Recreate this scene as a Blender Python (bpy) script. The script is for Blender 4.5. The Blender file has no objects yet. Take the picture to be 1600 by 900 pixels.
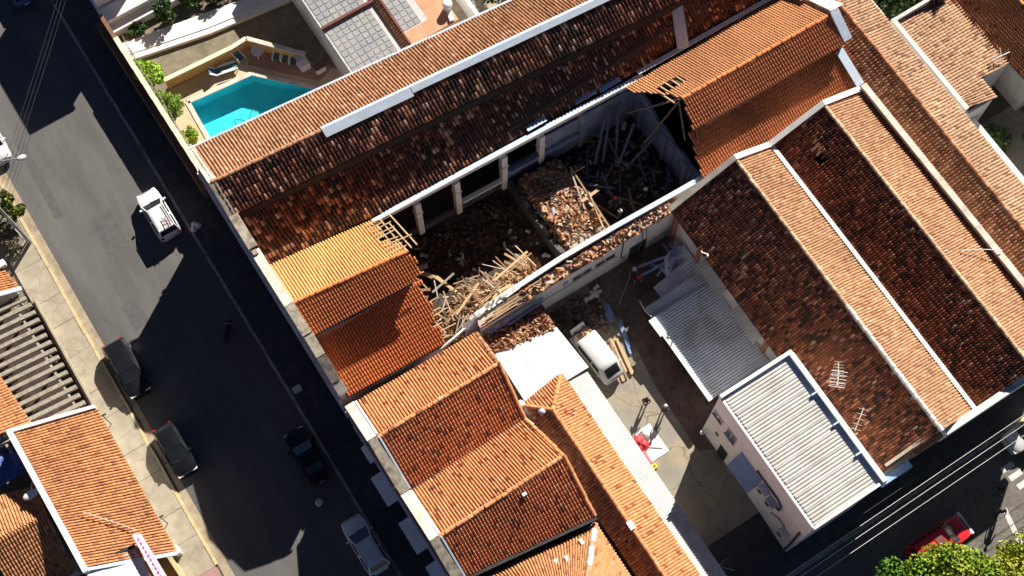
import bpy, bmesh, math, random
import numpy as np
from mathutils import Vector, Matrix

rnd = random.Random(7)
rng = np.random.default_rng(7)
scene = bpy.context.scene
col = scene.collection

# ------------------------------------------------------------------ camera
cam_data = bpy.data.cameras.new("camera")
cam = bpy.data.objects.new("camera", cam_data)
col.objects.link(cam)
cam_data.sensor_width = 36.0
cam_data.lens = 49.365
cam_data.clip_start = 1.0
cam_data.clip_end = 3000.0
right = Vector((0.84238528, -0.53887000, -0.00248214))
up = Vector((0.50938158, 0.79476781, 0.32996141))
back = Vector((-0.17583358, -0.27921899, 0.94399116))
cam.matrix_world = Matrix(((right.x, up.x, back.x, 0), (right.y, up.y, back.y, 0), (right.z, up.z, back.z, 96), (0, 0, 0, 1)))
scene.camera = cam

# ------------------------------------------------------------------ light
SUN_EL = math.radians(33.5)
SUN_AZ = math.atan2(0.55, 0.83)          # angle from +X towards +Y
world = bpy.data.worlds.new("World")
scene.world = world
world.use_nodes = True
wn = world.node_tree.nodes
wl = world.node_tree.links
for n in list(wn):
    wn.remove(n)
sky = wn.new("ShaderNodeTexSky")
sky.sky_type = 'NISHITA'
sky.sun_disc = False
sky.sun_elevation = SUN_EL
sky.sun_rotation = math.pi / 2 - SUN_AZ
sky.altitude = 3000
sky.air_density = 0.35
sky.dust_density = 0.2
sky.ozone_density = 3.0
bg = wn.new("ShaderNodeBackground")
bg.inputs["Strength"].default_value = 0.05
wo = wn.new("ShaderNodeOutputWorld")
wl.new(sky.outputs[0], bg.inputs["Color"])
wl.new(bg.outputs[0], wo.inputs["Surface"])
sun_data = bpy.data.lights.new("sun", 'SUN')
sun_data.energy = 5.0
sun_data.angle = math.radians(0.5)
sun_data.color = (1.0, 0.93, 0.82)
sun = bpy.data.objects.new("sun", sun_data)
col.objects.link(sun)
sd = Vector((math.cos(SUN_EL) * math.cos(SUN_AZ), math.cos(SUN_EL) * math.sin(SUN_AZ), math.sin(SUN_EL)))
sun.rotation_euler = sd.to_track_quat('Z', 'Y').to_euler()
sun.location = (60, 60, 90)
scene.view_settings.view_transform = 'Standard'
scene.view_settings.look = 'None'
scene.view_settings.gamma = 1.0
scene.view_settings.exposure = 0.85

# ------------------------------------------------------------------ materials
MATS = {}


def mat(name, c1, c2=None, scale=1.5, rough=0.85, bump=0.0, bscale=25.0, stain=None, sscale=0.3, samt=0.5,
        metal=0.0, spec=0.5, attr=False, stretch=(1, 1, 1), detail=6.0):
    """plain procedural surface: two colours mixed by noise, optional blotchy stains, optional fine relief"""
    m = bpy.data.materials.new(name)
    m.use_nodes = True
    nt = m.node_tree
    b = nt.nodes["Principled BSDF"]
    b.inputs["Roughness"].default_value = rough
    b.inputs["Metallic"].default_value = metal
    b.inputs["Specular IOR Level"].default_value = spec
    geo = nt.nodes.new("ShaderNodeNewGeometry")
    mp = nt.nodes.new("ShaderNodeMapping")
    mp.inputs["Scale"].default_value = stretch
    nt.links.new(geo.outputs["Position"], mp.inputs["Vector"])
    no = nt.nodes.new("ShaderNodeTexNoise")
    no.inputs["Scale"].default_value = scale
    no.inputs["Detail"].default_value = detail
    nt.links.new(mp.outputs[0], no.inputs["Vector"])
    ramp = nt.nodes.new("ShaderNodeValToRGB")
    ramp.color_ramp.elements[0].position = 0.33
    ramp.color_ramp.elements[1].position = 0.67
    c2 = c2 or c1
    if attr:
        ramp.color_ramp.elements[0].color = (0.72, 0.72, 0.72, 1)
        ramp.color_ramp.elements[1].color = (1.18, 1.16, 1.14, 1)
        at = nt.nodes.new("ShaderNodeAttribute")
        at.attribute_name = "col"
        mx = nt.nodes.new("ShaderNodeMix")
        mx.data_type = 'RGBA'
        mx.blend_type = 'MULTIPLY'
        mx.inputs[0].default_value = 1.0
        nt.links.new(at.outputs["Color"], mx.inputs[6])
        nt.links.new(ramp.outputs[0], mx.inputs[7])
        out = mx.outputs[2]
    else:
        ramp.color_ramp.elements[0].color = (*c1, 1)
        ramp.color_ramp.elements[1].color = (*c2, 1)
        out = ramp.outputs[0]
    nt.links.new(no.outputs["Fac"], ramp.inputs[0])
    if stain:
        n2 = nt.nodes.new("ShaderNodeTexNoise")
        n2.inputs["Scale"].default_value = sscale
        n2.inputs["Detail"].default_value = 8.0
        n2.inputs["Roughness"].default_value = 0.65
        nt.links.new(mp.outputs[0], n2.inputs["Vector"])
        r2 = nt.nodes.new("ShaderNodeValToRGB")
        r2.color_ramp.elements[0].position = 0.48
        r2.color_ramp.elements[1].position = 0.66
        r2.color_ramp.elements[0].color = (0, 0, 0, 1)
        r2.color_ramp.elements[1].color = (samt, samt, samt, 1)
        nt.links.new(n2.outputs["Fac"], r2.inputs[0])
        m2 = nt.nodes.new("ShaderNodeMix")
        m2.data_type = 'RGBA'
        nt.links.new(r2.outputs[0], m2.inputs[0])
        nt.links.new(out, m2.inputs[6])
        m2.inputs[7].default_value = (*stain, 1)
        out = m2.outputs[2]
    nt.links.new(out, b.inputs["Base Color"])
    if bump > 0:
        n3 = nt.nodes.new("ShaderNodeTexNoise")
        n3.inputs["Scale"].default_value = bscale
        n3.inputs["Detail"].default_value = 4.0
        nt.links.new(geo.outputs["Position"], n3.inputs["Vector"])
        bp = nt.nodes.new("ShaderNodeBump")
        bp.inputs["Strength"].default_value = bump
        bp.inputs["Distance"].default_value = 0.05
        nt.links.new(n3.outputs["Fac"], bp.inputs["Height"])
        nt.links.new(bp.outputs[0], b.inputs["Normal"])
    MATS[name] = m
    return m


M_tile = mat("clay_tile", (1, 1, 1), attr=True, scale=9, rough=0.9, bump=0.3, bscale=30)
M_leaf = mat("leaf", (1, 1, 1), attr=True, scale=5, rough=0.75, spec=0.3)
M_deck = mat("roof_timber_boarding", (0.05, 0.03, 0.02), (0.09, 0.055, 0.035), scale=4)
M_shadeboard = mat("shade_dark_boarding", (0.016, 0.011, 0.009), (0.03, 0.02, 0.016), scale=3)  # near-black boards stand in for the shadow under the eave
M_plaster = mat("white_plaster", (0.62, 0.60, 0.58), (0.74, 0.72, 0.69), scale=0.8, bump=0.15, stain=(0.42, 0.39, 0.36), sscale=0.5, samt=0.45)
M_white = mat("white_paint", (0.76, 0.76, 0.75), (0.84, 0.84, 0.83), scale=1.2, stain=(0.55, 0.54, 0.52), sscale=0.8, samt=0.35)
M_facade = mat("facade_plaster", (0.36, 0.27, 0.27), (0.46, 0.36, 0.35), scale=1.0, bump=0.15, stain=(0.2, 0.15, 0.15), samt=0.5)
M_wine = mat("wine_red_paint", (0.17, 0.055, 0.05), (0.23, 0.08, 0.07), scale=2.0, stain=(0.1, 0.05, 0.05))
M_mossshade = mat("mossy_shade_coping", (0.33, 0.29, 0.23), (0.48, 0.42, 0.34), scale=3.0, bump=0.3, stain=(0.10, 0.09, 0.06), sscale=1.6, samt=0.8)  # mossy grey, darkened for coping slopes turned away from the sun
M_coping = mat("pale_coping", (0.62, 0.55, 0.46), (0.76, 0.70, 0.62), scale=2.0, bump=0.2, stain=(0.42, 0.33, 0.25), sscale=1.1, samt=0.6)
M_zinc = mat("zinc_flashing", (0.52, 0.63, 0.78), (0.64, 0.74, 0.86), scale=3, rough=0.5, metal=0.0, stain=(0.46, 0.48, 0.52), sscale=1.5, samt=0.4)
M_whitemetal = mat("white_metal_sheet", (0.78, 0.79, 0.80), (0.86, 0.87, 0.87), scale=2, rough=0.45, stain=(0.66, 0.65, 0.62), sscale=0.6, samt=0.4)
M_oldmetal = mat("grey_metal_sheet", (0.62, 0.67, 0.75), (0.72, 0.76, 0.82), scale=1.3, rough=0.55, metal=0.0, stain=(0.30, 0.23, 0.17), sscale=0.42, samt=0.6)
M_fibro = mat("fibre_cement", (0.48, 0.475, 0.455), (0.57, 0.565, 0.545), scale=1.0, bump=0.1, stain=(0.34, 0.335, 0.32), sscale=0.6, samt=0.5)
M_strip = mat("pale_fibre_cement", (0.66, 0.65, 0.61), (0.76, 0.75, 0.71), scale=1.0, stain=(0.5, 0.48, 0.44), sscale=0.7, samt=0.4)
M_brownbrick = mat("brown_pilaster", (0.30, 0.14, 0.08), (0.38, 0.19, 0.11), scale=4, bump=0.2)
M_asphalt = mat("asphalt", (0.10, 0.096, 0.095), (0.142, 0.136, 0.135), scale=0.7, bump=0.25, bscale=60, stain=(0.075, 0.07, 0.068), sscale=0.28, samt=0.55, stretch=(1, 0.18, 1))
M_patch = mat("patched_asphalt", (0.085, 0.082, 0.082), (0.115, 0.11, 0.11), scale=2.0, bump=0.3, bscale=50)
M_sett = mat("street_setts", (0.135, 0.12, 0.105), (0.195, 0.175, 0.155), scale=3.5, bump=0.5, bscale=7, stain=(0.09, 0.08, 0.07), sscale=0.5)
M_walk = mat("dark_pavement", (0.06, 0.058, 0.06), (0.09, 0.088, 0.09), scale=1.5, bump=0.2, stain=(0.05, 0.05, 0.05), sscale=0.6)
M_conc = mat("pale_concrete", (0.34, 0.295, 0.225), (0.43, 0.38, 0.295), scale=1.4, bump=0.2, stain=(0.28, 0.24, 0.18), sscale=0.6, samt=0.7)
M_gutter = mat("concrete_gutter", (0.33, 0.27, 0.19), (0.42, 0.35, 0.25), scale=2.2, bump=0.2, stain=(0.2, 0.16, 0.11), sscale=1.0, samt=0.7)
M_yellow = mat("worn_yellow_paint", (0.55, 0.44, 0.20), (0.62, 0.52, 0.34), scale=3, stain=(0.40, 0.35, 0.26), sscale=1.2, samt=0.8)
M_kerb = mat("grey_kerb_stone", (0.30, 0.29, 0.28), (0.44, 0.42, 0.40), scale=2.5, stain=(0.12, 0.12, 0.12), sscale=1.0, samt=0.8)
M_court = mat("courtyard_concrete", (0.265, 0.24, 0.20), (0.335, 0.31, 0.26), scale=0.9, bump=0.25, stain=(0.42, 0.32, 0.19), sscale=0.45, samt=0.6)
M_shadesoil = mat("reddish_shade_soil", (0.16, 0.105, 0.085), (0.23, 0.155, 0.125), scale=2.6, bump=0.5, bscale=9, stain=(0.09, 0.05, 0.04), sscale=0.9, samt=0.7)  # soil brown that carries the courtyard shade in its colour
M_earth = mat("earth", (0.16, 0.13, 0.09), (0.23, 0.19, 0.14), scale=0.5, bump=0.4, bscale=6, stain=(0.08, 0.09, 0.05), sscale=0.2, samt=0.7)
M_lawn = mat("dry_lawn", (0.19, 0.16, 0.11), (0.27, 0.23, 0.165), scale=1.6, bump=0.5, bscale=14, stain=(0.11, 0.115, 0.06), sscale=0.7, samt=0.7)
M_decktile = mat("pool_deck_stone", (0.55, 0.44, 0.28), (0.66, 0.55, 0.37), scale=1.6, stain=(0.40, 0.28, 0.17), sscale=0.8, samt=0.6)
M_brick = mat("reddish_paving", (0.36, 0.22, 0.15), (0.45, 0.29, 0.2), scale=3, stain=(0.24, 0.14, 0.1), sscale=1.2)
M_ochre = mat("ochre_paint", (0.50, 0.29, 0.09), (0.58, 0.36, 0.13), scale=1.5, stain=(0.36, 0.21, 0.08))
M_orangewall = mat("brown_orange_wall", (0.22, 0.11, 0.06), (0.30, 0.155, 0.085), scale=2, stain=(0.12, 0.07, 0.05))
M_cream = mat("cream_wall_top", (0.76, 0.66, 0.46), (0.82, 0.74, 0.56), scale=3)
M_pooltile = mat("turquoise_pool_tile", (0.05, 0.60, 0.70), (0.10, 0.72, 0.80), scale=0.9, rough=0.4)
M_greytile = mat("grey_terrace_tile", (0.25, 0.26, 0.28), (0.33, 0.335, 0.35), scale=1.7, rough=0.6, stain=(0.42, 0.40, 0.37), sscale=0.8)
M_grout = mat("pale_grout", (0.52, 0.50, 0.48), (0.62, 0.60, 0.57), scale=2)
M_terracotta = mat("terracotta_floor", (0.56, 0.28, 0.16), (0.66, 0.36, 0.22), scale=1.2, stain=(0.45, 0.32, 0.22))
M_timber = mat("pale_timber", (0.46, 0.31, 0.17), (0.60, 0.43, 0.26), scale=5, bump=0.2, stretch=(3, 1, 1))
M_timber3 = mat("brown_timber", (0.30, 0.19, 0.10), (0.42, 0.28, 0.16), scale=5)
M_timber4 = mat("grey_timber", (0.36, 0.32, 0.27), (0.50, 0.46, 0.40), scale=5)
M_timber2 = mat("weathered_timber", (0.20, 0.13, 0.08), (0.30, 0.21, 0.14), scale=5, bump=0.2)
M_whitebeam = mat("white_painted_beam", (0.66, 0.66, 0.68), (0.78, 0.78, 0.80), scale=4, stain=(0.4, 0.35, 0.3), sscale=2)
M_blue = mat("blue_surface", (0.16, 0.25, 0.55), (0.30, 0.40, 0.68), scale=4, stain=(0.5, 0.52, 0.6), sscale=2)  # blue for sign, gutters and beams; on planks it paints their shade tint
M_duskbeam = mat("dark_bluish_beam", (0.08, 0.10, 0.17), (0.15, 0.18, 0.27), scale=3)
M_darkplaster = mat("dark_plaster", (0.05, 0.048, 0.05), (0.14, 0.13, 0.13), scale=1.2, stain=(0.02, 0.02, 0.02), sscale=0.8, samt=0.8)  # dark grey plaster with near-black blotches
M_shadeplaster = mat("shade_blue_plaster", (0.17, 0.22, 0.36), (0.28, 0.33, 0.46), scale=1.2, stain=(0.20, 0.22, 0.28), sscale=0.8, samt=0.7)  # plaster coloured dark blue to carry the shade on these walls
M_darkfloor = mat("ruin_floor", (0.022, 0.016, 0.013), (0.075, 0.043, 0.03), scale=1.2, bump=0.6, bscale=5)  # near-black floor colour stands in for deep shade
M_dust = mat("brick_dust", (0.24, 0.13, 0.075), (0.36, 0.2, 0.12), scale=3, bump=0.7, bscale=7)
M_slat = mat("weathered_slat", (0.30, 0.26, 0.21), (0.44, 0.39, 0.32), scale=4, stain=(0.16, 0.14, 0.11), sscale=1.6)
M_black = mat("black_rubber", (0.012, 0.012, 0.013), (0.02, 0.02, 0.021), scale=6, rough=0.7)
M_dark = mat("dark_metal", (0.03, 0.03, 0.033), (0.05, 0.05, 0.055), scale=4, rough=0.5)
M_steel = mat("steel", (0.5, 0.5, 0.52), (0.6, 0.6, 0.62), scale=8, rough=0.35, metal=0.8)
M_glass = mat("dark_window_glass", (0.018, 0.022, 0.028), (0.03, 0.036, 0.044), scale=0.6, rough=0.06, spec=0.8)
M_skyblue = mat("sky_blue_panel", (0.26, 0.42, 0.68), (0.36, 0.52, 0.76), scale=2)
M_wglass = mat("window_glass", (0.10, 0.15, 0.22), (0.16, 0.21, 0.29), scale=2, rough=0.1)
M_lamp = mat("lamp_glass", (0.75, 0.75, 0.72), (0.85, 0.85, 0.82), scale=8, rough=0.15)
M_red = mat("red_lens", (0.4, 0.02, 0.015), (0.5, 0.03, 0.02), scale=8, rough=0.2)
M_awnblue = mat("blue_awning_fabric", (0.12, 0.22, 0.46), (0.18, 0.29, 0.54), scale=3, rough=0.7, stretch=(1, 6, 1))
M_tarp = mat("blue_tarpaulin", (0.03, 0.07, 0.30), (0.06, 0.12, 0.40), scale=3, rough=0.5, stain=(0.45, 0.52, 0.62), sscale=0.9, samt=0.8)
M_pink = mat("pale_pink_panel", (0.66, 0.42, 0.56), (0.76, 0.55, 0.68), scale=2)
M_magenta = mat("magenta_lettering", (0.38, 0.04, 0.22), rough=0.6)
M_redcloth = mat("red_nylon", (0.55, 0.03, 0.05), (0.68, 0.05, 0.07), scale=6, rough=0.6)
M_pinkcloth = mat("pink_red_canvas", (0.66, 0.10, 0.16), (0.72, 0.16, 0.20), scale=6, rough=0.7)
M_yel = mat("yellow_plastic", (0.72, 0.52, 0.04), (0.8, 0.6, 0.06), scale=6, rough=0.5)
M_brownplastic = mat("brown_plastic", (0.16, 0.11, 0.09), (0.22, 0.16, 0.13), scale=6, rough=0.5)
M_whiteplastic = mat("white_plastic", (0.74, 0.75, 0.77), (0.82, 0.83, 0.85), scale=6, rough=0.4)
M_greenfab = mat("green_sling_fabric", (0.05, 0.14, 0.16), (0.08, 0.19, 0.2), scale=8)
M_bark = mat("bark", (0.10, 0.07, 0.045), (0.17, 0.12, 0.08), scale=6, bump=0.5)
M_skin = mat("skin", (0.42, 0.25, 0.17), (0.48, 0.29, 0.2), scale=9, rough=0.6)
M_cblack = mat("black_cloth", (0.012, 0.012, 0.014), (0.02, 0.02, 0.022), scale=9)
M_cwhite = mat("white_cloth", (0.72, 0.72, 0.71), (0.8, 0.8, 0.79), scale=9)
M_cdark = mat("dark_blue_cloth", (0.02, 0.025, 0.05), (0.03, 0.035, 0.065), scale=9)
M_cgrey = mat("grey_cloth", (0.10, 0.10, 0.105), (0.15, 0.15, 0.155), scale=9)
M_cred = mat("red_shell", (0.6, 0.03, 0.02), (0.66, 0.05, 0.03), scale=9, rough=0.35)
M_hair = mat("dark_hair", (0.015, 0.011, 0.009), (0.03, 0.022, 0.018), scale=20)
M_roadwhite = mat("white_road_paint", (0.60, 0.59, 0.56), (0.70, 0.69, 0.66), scale=5, stain=(0.3, 0.28, 0.25), sscale=2)
M_pinkpave = mat("pinkish_pavement", (0.33, 0.17, 0.17), (0.42, 0.24, 0.23), scale=2.5)


def paint(name, c, rough=0.25):
    m = mat(name, c, tuple(min(1, x * 1.12 + 0.004) for x in c), scale=0.8, rough=rough, spec=0.5)
    b = m.node_tree.nodes["Principled BSDF"]
    b.inputs["Coat Weight"].default_value = 0.35 if max(c) > 0.02 else 0.1
    b.inputs["Specular IOR Level"].default_value = 0.5 if max(c) > 0.02 else 0.25
    b.inputs["Coat Roughness"].default_value = 0.06
    return m


def add_cracks(m, scale=0.16, width=0.012, amt=0.55):
    """network of thin tar-dark cracks mixed into the base colour"""
    nt = m.node_tree
    b = nt.nodes["Principled BSDF"]
    src = b.inputs["Base Color"].links[0].from_socket
    geo = nt.nodes.new("ShaderNodeNewGeometry")
    nz = nt.nodes.new("ShaderNodeTexNoise")
    nz.inputs["Scale"].default_value = 0.8
    nz.inputs["Detail"].default_value = 5
    nt.links.new(geo.outputs["Position"], nz.inputs["Vector"])
    ad = nt.nodes.new("ShaderNodeVectorMath")
    ad.operation = 'MULTIPLY_ADD'
    nt.links.new(nz.outputs["Color"], ad.inputs[0])
    ad.inputs[1].default_value = (1.6, 1.6, 0)
    nt.links.new(geo.outputs["Position"], ad.inputs[2])
    vo = nt.nodes.new("ShaderNodeTexVoronoi")
    vo.feature = 'DISTANCE_TO_EDGE'
    vo.inputs["Scale"].default_value = scale
    nt.links.new(ad.outputs[0], vo.inputs["Vector"])
    rp = nt.nodes.new("ShaderNodeValToRGB")
    rp.color_ramp.elements[0].position = width * 0.4
    rp.color_ramp.elements[1].position = width
    rp.color_ramp.elements[0].color = (amt, amt, amt, 1)
    rp.color_ramp.elements[1].color = (0, 0, 0, 1)
    nt.links.new(vo.outputs["Distance"], rp.inputs[0])
    mx = nt.nodes.new("ShaderNodeMix")
    mx.data_type = 'RGBA'
    nt.links.new(rp.outputs[0], mx.inputs[0])
    nt.links.new(src, mx.inputs[6])
    mx.inputs[7].default_value = (0.04, 0.038, 0.038, 1)
    nt.links.new(mx.outputs[2], b.inputs["Base Color"])


add_cracks(M_asphalt, 0.13, 0.010, 0.14)
add_cracks(M_court, 0.3, 0.012, 0.4)
add_cracks(M_conc, 0.35, 0.010, 0.3)
P_white = paint("white_car_paint", (0.74, 0.75, 0.76))
P_black = paint("black_car_paint", (0.010, 0.011, 0.014), 0.18)
P_blue = paint("blue_car_paint", (0.03, 0.07, 0.26))
P_red = paint("red_car_paint", (0.62, 0.025, 0.03))

# water: clear, slightly tinted surface over a tiled basin
M_water = bpy.data.materials.new("pool_water")
M_water.use_nodes = True
nt = M_water.node_tree
for n in list(nt.nodes):
    nt.nodes.remove(n)
o_ = nt.nodes.new("ShaderNodeOutputMaterial")
mx_ = nt.nodes.new("ShaderNodeMixShader")
tr_ = nt.nodes.new("ShaderNodeBsdfTransparent")
tr_.inputs[0].default_value = (0.72, 0.97, 1.0, 1)
gl_ = nt.nodes.new("ShaderNodeBsdfGlossy")
gl_.inputs["Roughness"].default_value = 0.05
fr_ = nt.nodes.new("ShaderNodeFresnel")
fr_.inputs[0].default_value = 1.33
nz_ = nt.nodes.new("ShaderNodeTexNoise")
nz_.inputs["Scale"].default_value = 2.5
bp_ = nt.nodes.new("ShaderNodeBump")
bp_.inputs["Strength"].default_value = 0.25
bp_.inputs["Distance"].default_value = 0.05
nt.links.new(nz_.outputs["Fac"], bp_.inputs["Height"])
nt.links.new(bp_.outputs[0], gl_.inputs["Normal"])
ge_ = nt.nodes.new("ShaderNodeNewGeometry")
iv_ = nt.nodes.new("ShaderNodeMath")
iv_.operation = 'SUBTRACT'
iv_.inputs[0].default_value = 1.0
nt.links.new(ge_.outputs["Backfacing"], iv_.inputs[1])
mu_ = nt.nodes.new("ShaderNodeMath")
mu_.operation = 'MULTIPLY'
nt.links.new(fr_.outputs[0], mu_.inputs[0])
nt.links.new(iv_.outputs[0], mu_.inputs[1])
nt.links.new(mu_.outputs[0], mx_.inputs[0])
nt.links.new(tr_.outputs[0], mx_.inputs[1])
nt.links.new(gl_.outputs[0], mx_.inputs[2])
nt.links.new(mx_.outputs[0], o_.inputs["Surface"])


# ------------------------------------------------------------------ helpers
class MB:
    """collects shapes and links them as ONE mesh object"""

    def __init__(self):
        self.v = []
        self.f = []
        self.p = []

    def add(self, vs, fs):
        b = len(self.v)
        self.p.append((b, len(vs), len(self.f), len(fs)))
        self.v += [tuple(p) for p in vs]
        self.f += [tuple(i + b for i in f) for f in fs]
        return self

    def box(self, x0, x1, y0, y1, z0, z1):
        return self.add([(x0, y0, z0), (x1, y0, z0), (x1, y1, z0), (x0, y1, z0), (x0, y0, z1), (x1, y0, z1), (x1, y1, z1), (x0, y1, z1)],
                        [(3, 2, 1, 0), (4, 5, 6, 7), (0, 1, 5, 4), (1, 2, 6, 5), (2, 3, 7, 6), (3, 0, 4, 7)])

    def prism(self, pts, z0, z1):
        n = len(pts)
        a = sum(pts[i][0] * pts[(i + 1) % n][1] - pts[(i + 1) % n][0] * pts[i][1] for i in range(n))
        if a < 0:
            pts = pts[::-1]
        zt = z1 if isinstance(z1, (list, tuple)) else [z1] * n
        if a < 0 and isinstance(z1, (list, tuple)):
            zt = zt[::-1]
        vs = [(p[0], p[1], z0) for p in pts] + [(p[0], p[1], zt[i]) for i, p in enumerate(pts)]
        fs = [tuple(range(n - 1, -1, -1)), tuple(range(n, 2 * n))]
        fs += [(i, (i + 1) % n, n + (i + 1) % n, n + i) for i in range(n)]
        return self.add(vs, fs)

    def yprism(self, prof, x0, x1):
        """profile in (y,z) extruded along x"""
        n = len(prof)
        a = sum(prof[i][0] * prof[(i + 1) % n][1] - prof[(i + 1) % n][0] * prof[i][1] for i in range(n))
        if a < 0:
            prof = prof[::-1]
        vs = [(x0, p[0], p[1]) for p in prof] + [(x1, p[0], p[1]) for p in prof]
        fs = [tuple(range(n - 1, -1, -1)), tuple(range(n, 2 * n))]
        fs += [(i, (i + 1) % n, n + (i + 1) % n, n + i) for i in range(n)]
        return self.add(vs, fs)

    def xprism(self, prof, y0, y1):
        n = len(prof)
        a = sum(prof[i][0] * prof[(i + 1) % n][1] - prof[(i + 1) % n][0] * prof[i][1] for i in range(n))
        if a > 0:
            prof = prof[::-1]
        vs = [(p[0], y0, p[1]) for p in prof] + [(p[0], y1, p[1]) for p in prof]
        fs = [tuple(range(n - 1, -1, -1)), tuple(range(n, 2 * n))]
        fs += [(i, (i + 1) % n, n + (i + 1) % n, n + i) for i in range(n)]
        return self.add(vs, fs)

    def quad(self, a, b, c, d):
        return self.add([a, b, c, d], [(0, 1, 2, 3)])

    def slab(self, a, b, c, d, t):
        """a thick sheet: four top corners (anticlockwise from above), thickness t downwards"""
        vs = [a, b, c, d] + [(p[0], p[1], p[2] - t) for p in (a, b, c, d)]
        return self.add(vs, [(0, 1, 2, 3), (7, 6, 5, 4), (0, 4, 5, 1), (1, 5, 6, 2), (2, 6, 7, 3), (3, 7, 4, 0)])

    def beam(self, p, q, w, h=None, roll=0.0):
        p, q = Vector(p), Vector(q)
        h = h or w
        d = (q - p)
        if d.length < 1e-6:
            return self
        d.normalize()
        s = d.cross(Vector((0, 0, 1)))
        if s.length < 1e-3:
            s = Vector((1, 0, 0))
        s.normalize()
        u = s.cross(d)
        if roll:
            s, u = s * math.cos(roll) + u * math.sin(roll), u * math.cos(roll) - s * math.sin(roll)
        vs = []
        for c in (p, q):
            for a, b in ((-1, -1), (1, -1), (1, 1), (-1, 1)):
                vs.append(c + s * (a * w / 2) + u * (b * h / 2))
        return self.add(vs, [(0, 1, 2, 3), (7, 6, 5, 4), (4, 5, 1, 0), (5, 6, 2, 1), (6, 7, 3, 2), (7, 4, 0, 3)])

    def tube(self, p, q, r0, r1=None, n=8, cap=True):
        p, q = Vector(p), Vector(q)
        r1 = r0 if r1 is None else r1
        d = (q - p).normalized()
        s = d.cross(Vector((0, 0, 1)))
        if s.length < 1e-3:
            s = Vector((1, 0, 0))
        s.normalize()
        u = d.cross(s)
        vs = []
        for c, r in ((p, r0), (q, r1)):
            for i in range(n):
                a = 2 * math.pi * i / n
                vs.append(c + s * (r * math.cos(a)) + u * (r * math.sin(a)))
        fs = [(i, (i + 1) % n, n + (i + 1) % n, n + i) for i in range(n)]
        if cap:
            fs += [tuple(range(n - 1, -1, -1)), tuple(range(n, 2 * n))]
        return self.add(vs, fs)

    def path(self, pts, r, n=6):
        for a, b in zip(pts[:-1], pts[1:]):
            self.tube(a, b, r, r, n)
        return self

    def dome(self, c, rx, ry, rz, n=12, m=5, full=False):
        vs, fs = [], []
        lo = -math.pi / 2 if full else 0.0
        for j in range(m + 1):
            t = lo + (math.pi / 2 - lo) * j / m
            for i in range(n):
                a = 2 * math.pi * i / n
                vs.append((c[0] + rx * math.cos(t) * math.cos(a), c[1] + ry * math.cos(t) * math.sin(a), c[2] + rz * math.sin(t)))
        for j in range(m):
            for i in range(n):
                fs.append((j * n + i, j * n + (i + 1) % n, (j + 1) * n + (i + 1) % n, (j + 1) * n + i))
        fs.append(tuple(range(n - 1, -1, -1)))
        return self.add(vs, fs)


def root_loc(o):
    v = Vector((0, 0, 0))
    while o is not None:
        v += o.location
        o = o.parent
    return v


def tag(o, label=None, cat=None, group=None, kind=None):
    if label:
        o["label"] = label
    if cat:
        o["category"] = cat
    if group:
        o["group"] = group
    if kind:
        o["kind"] = kind
    return o


def link(name, mesh, m=None, parent=None, loc=(0, 0, 0)):
    o = bpy.data.objects.new(name, mesh)
    col.objects.link(o)
    if m is not None and len(mesh.materials) == 0:
        mesh.materials.append(m)
    o.location = loc
    if parent is not None:
        o.parent = parent
    return o


def obj(name, mb, m, parent=None, local=False, smooth=None, bevel=0.0, label=None, cat=None, group=None, kind=None, center=False):
    """one mesh object; world coordinates unless local (then coordinates of the parent thing)"""
    if name == "wall" and len(mb.p) > 1:
        for v0, nv, f0, nf in mb.p:
            q = MB().add(mb.v[v0:v0 + nv], [tuple(i - v0 for i in f) for f in mb.f[f0:f0 + nf]])
            o = obj(name, q, m, parent, local, smooth, bevel, label, cat, group, kind)
        return o
    me = bpy.data.meshes.new(name)
    vs = mb.v
    loc = Vector((0, 0, 0))
    if parent is not None and not local:
        r = root_loc(parent)
        vs = [(p[0] - r.x, p[1] - r.y, p[2] - r.z) for p in vs]
    elif parent is None and not local:
        a = np.array(vs)
        loc = Vector(((a[:, 0].min() + a[:, 0].max()) / 2, (a[:, 1].min() + a[:, 1].max()) / 2, a[:, 2].min()))
        vs = [(p[0] - loc.x, p[1] - loc.y, p[2] - loc.z) for p in vs]
    me.from_pydata(vs, [], mb.f)
    if bevel > 0:
        bm = bmesh.new()
        bm.from_mesh(me)
        bmesh.ops.remove_doubles(bm, verts=bm.verts, dist=0.0005)
        bmesh.ops.bevel(bm, geom=[e for e in bm.edges if len(e.link_faces) == 2 and e.calc_face_angle(0) > 0.5], offset=bevel, segments=2, affect='EDGES', profile=0.6)
        bm.to_mesh(me)
        bm.free()
    if smooth is not None:
        me.shade_smooth()
        me.set_sharp_from_angle(angle=math.radians(smooth))
    me.update()
    o = link(name, me, m, parent, loc)
    tag(o, label, cat, group, kind)
    return o


def thing(name, label, cat, loc=(0, 0, 0), rz=0.0, group=None):
    o = bpy.data.objects.new(name, None)
    o.empty_display_size = 0.3
    col.objects.link(o)
    o.location = loc
    o.rotation_euler = (0, 0, rz)
    return tag(o, label, cat, group)


def copy_tree(o, parent=None):
    c = o.copy()
    col.objects.link(c)
    if parent is not None:
        c.parent = parent
    for ch in list(o.children):
        copy_tree(ch, c)
    return c


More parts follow.
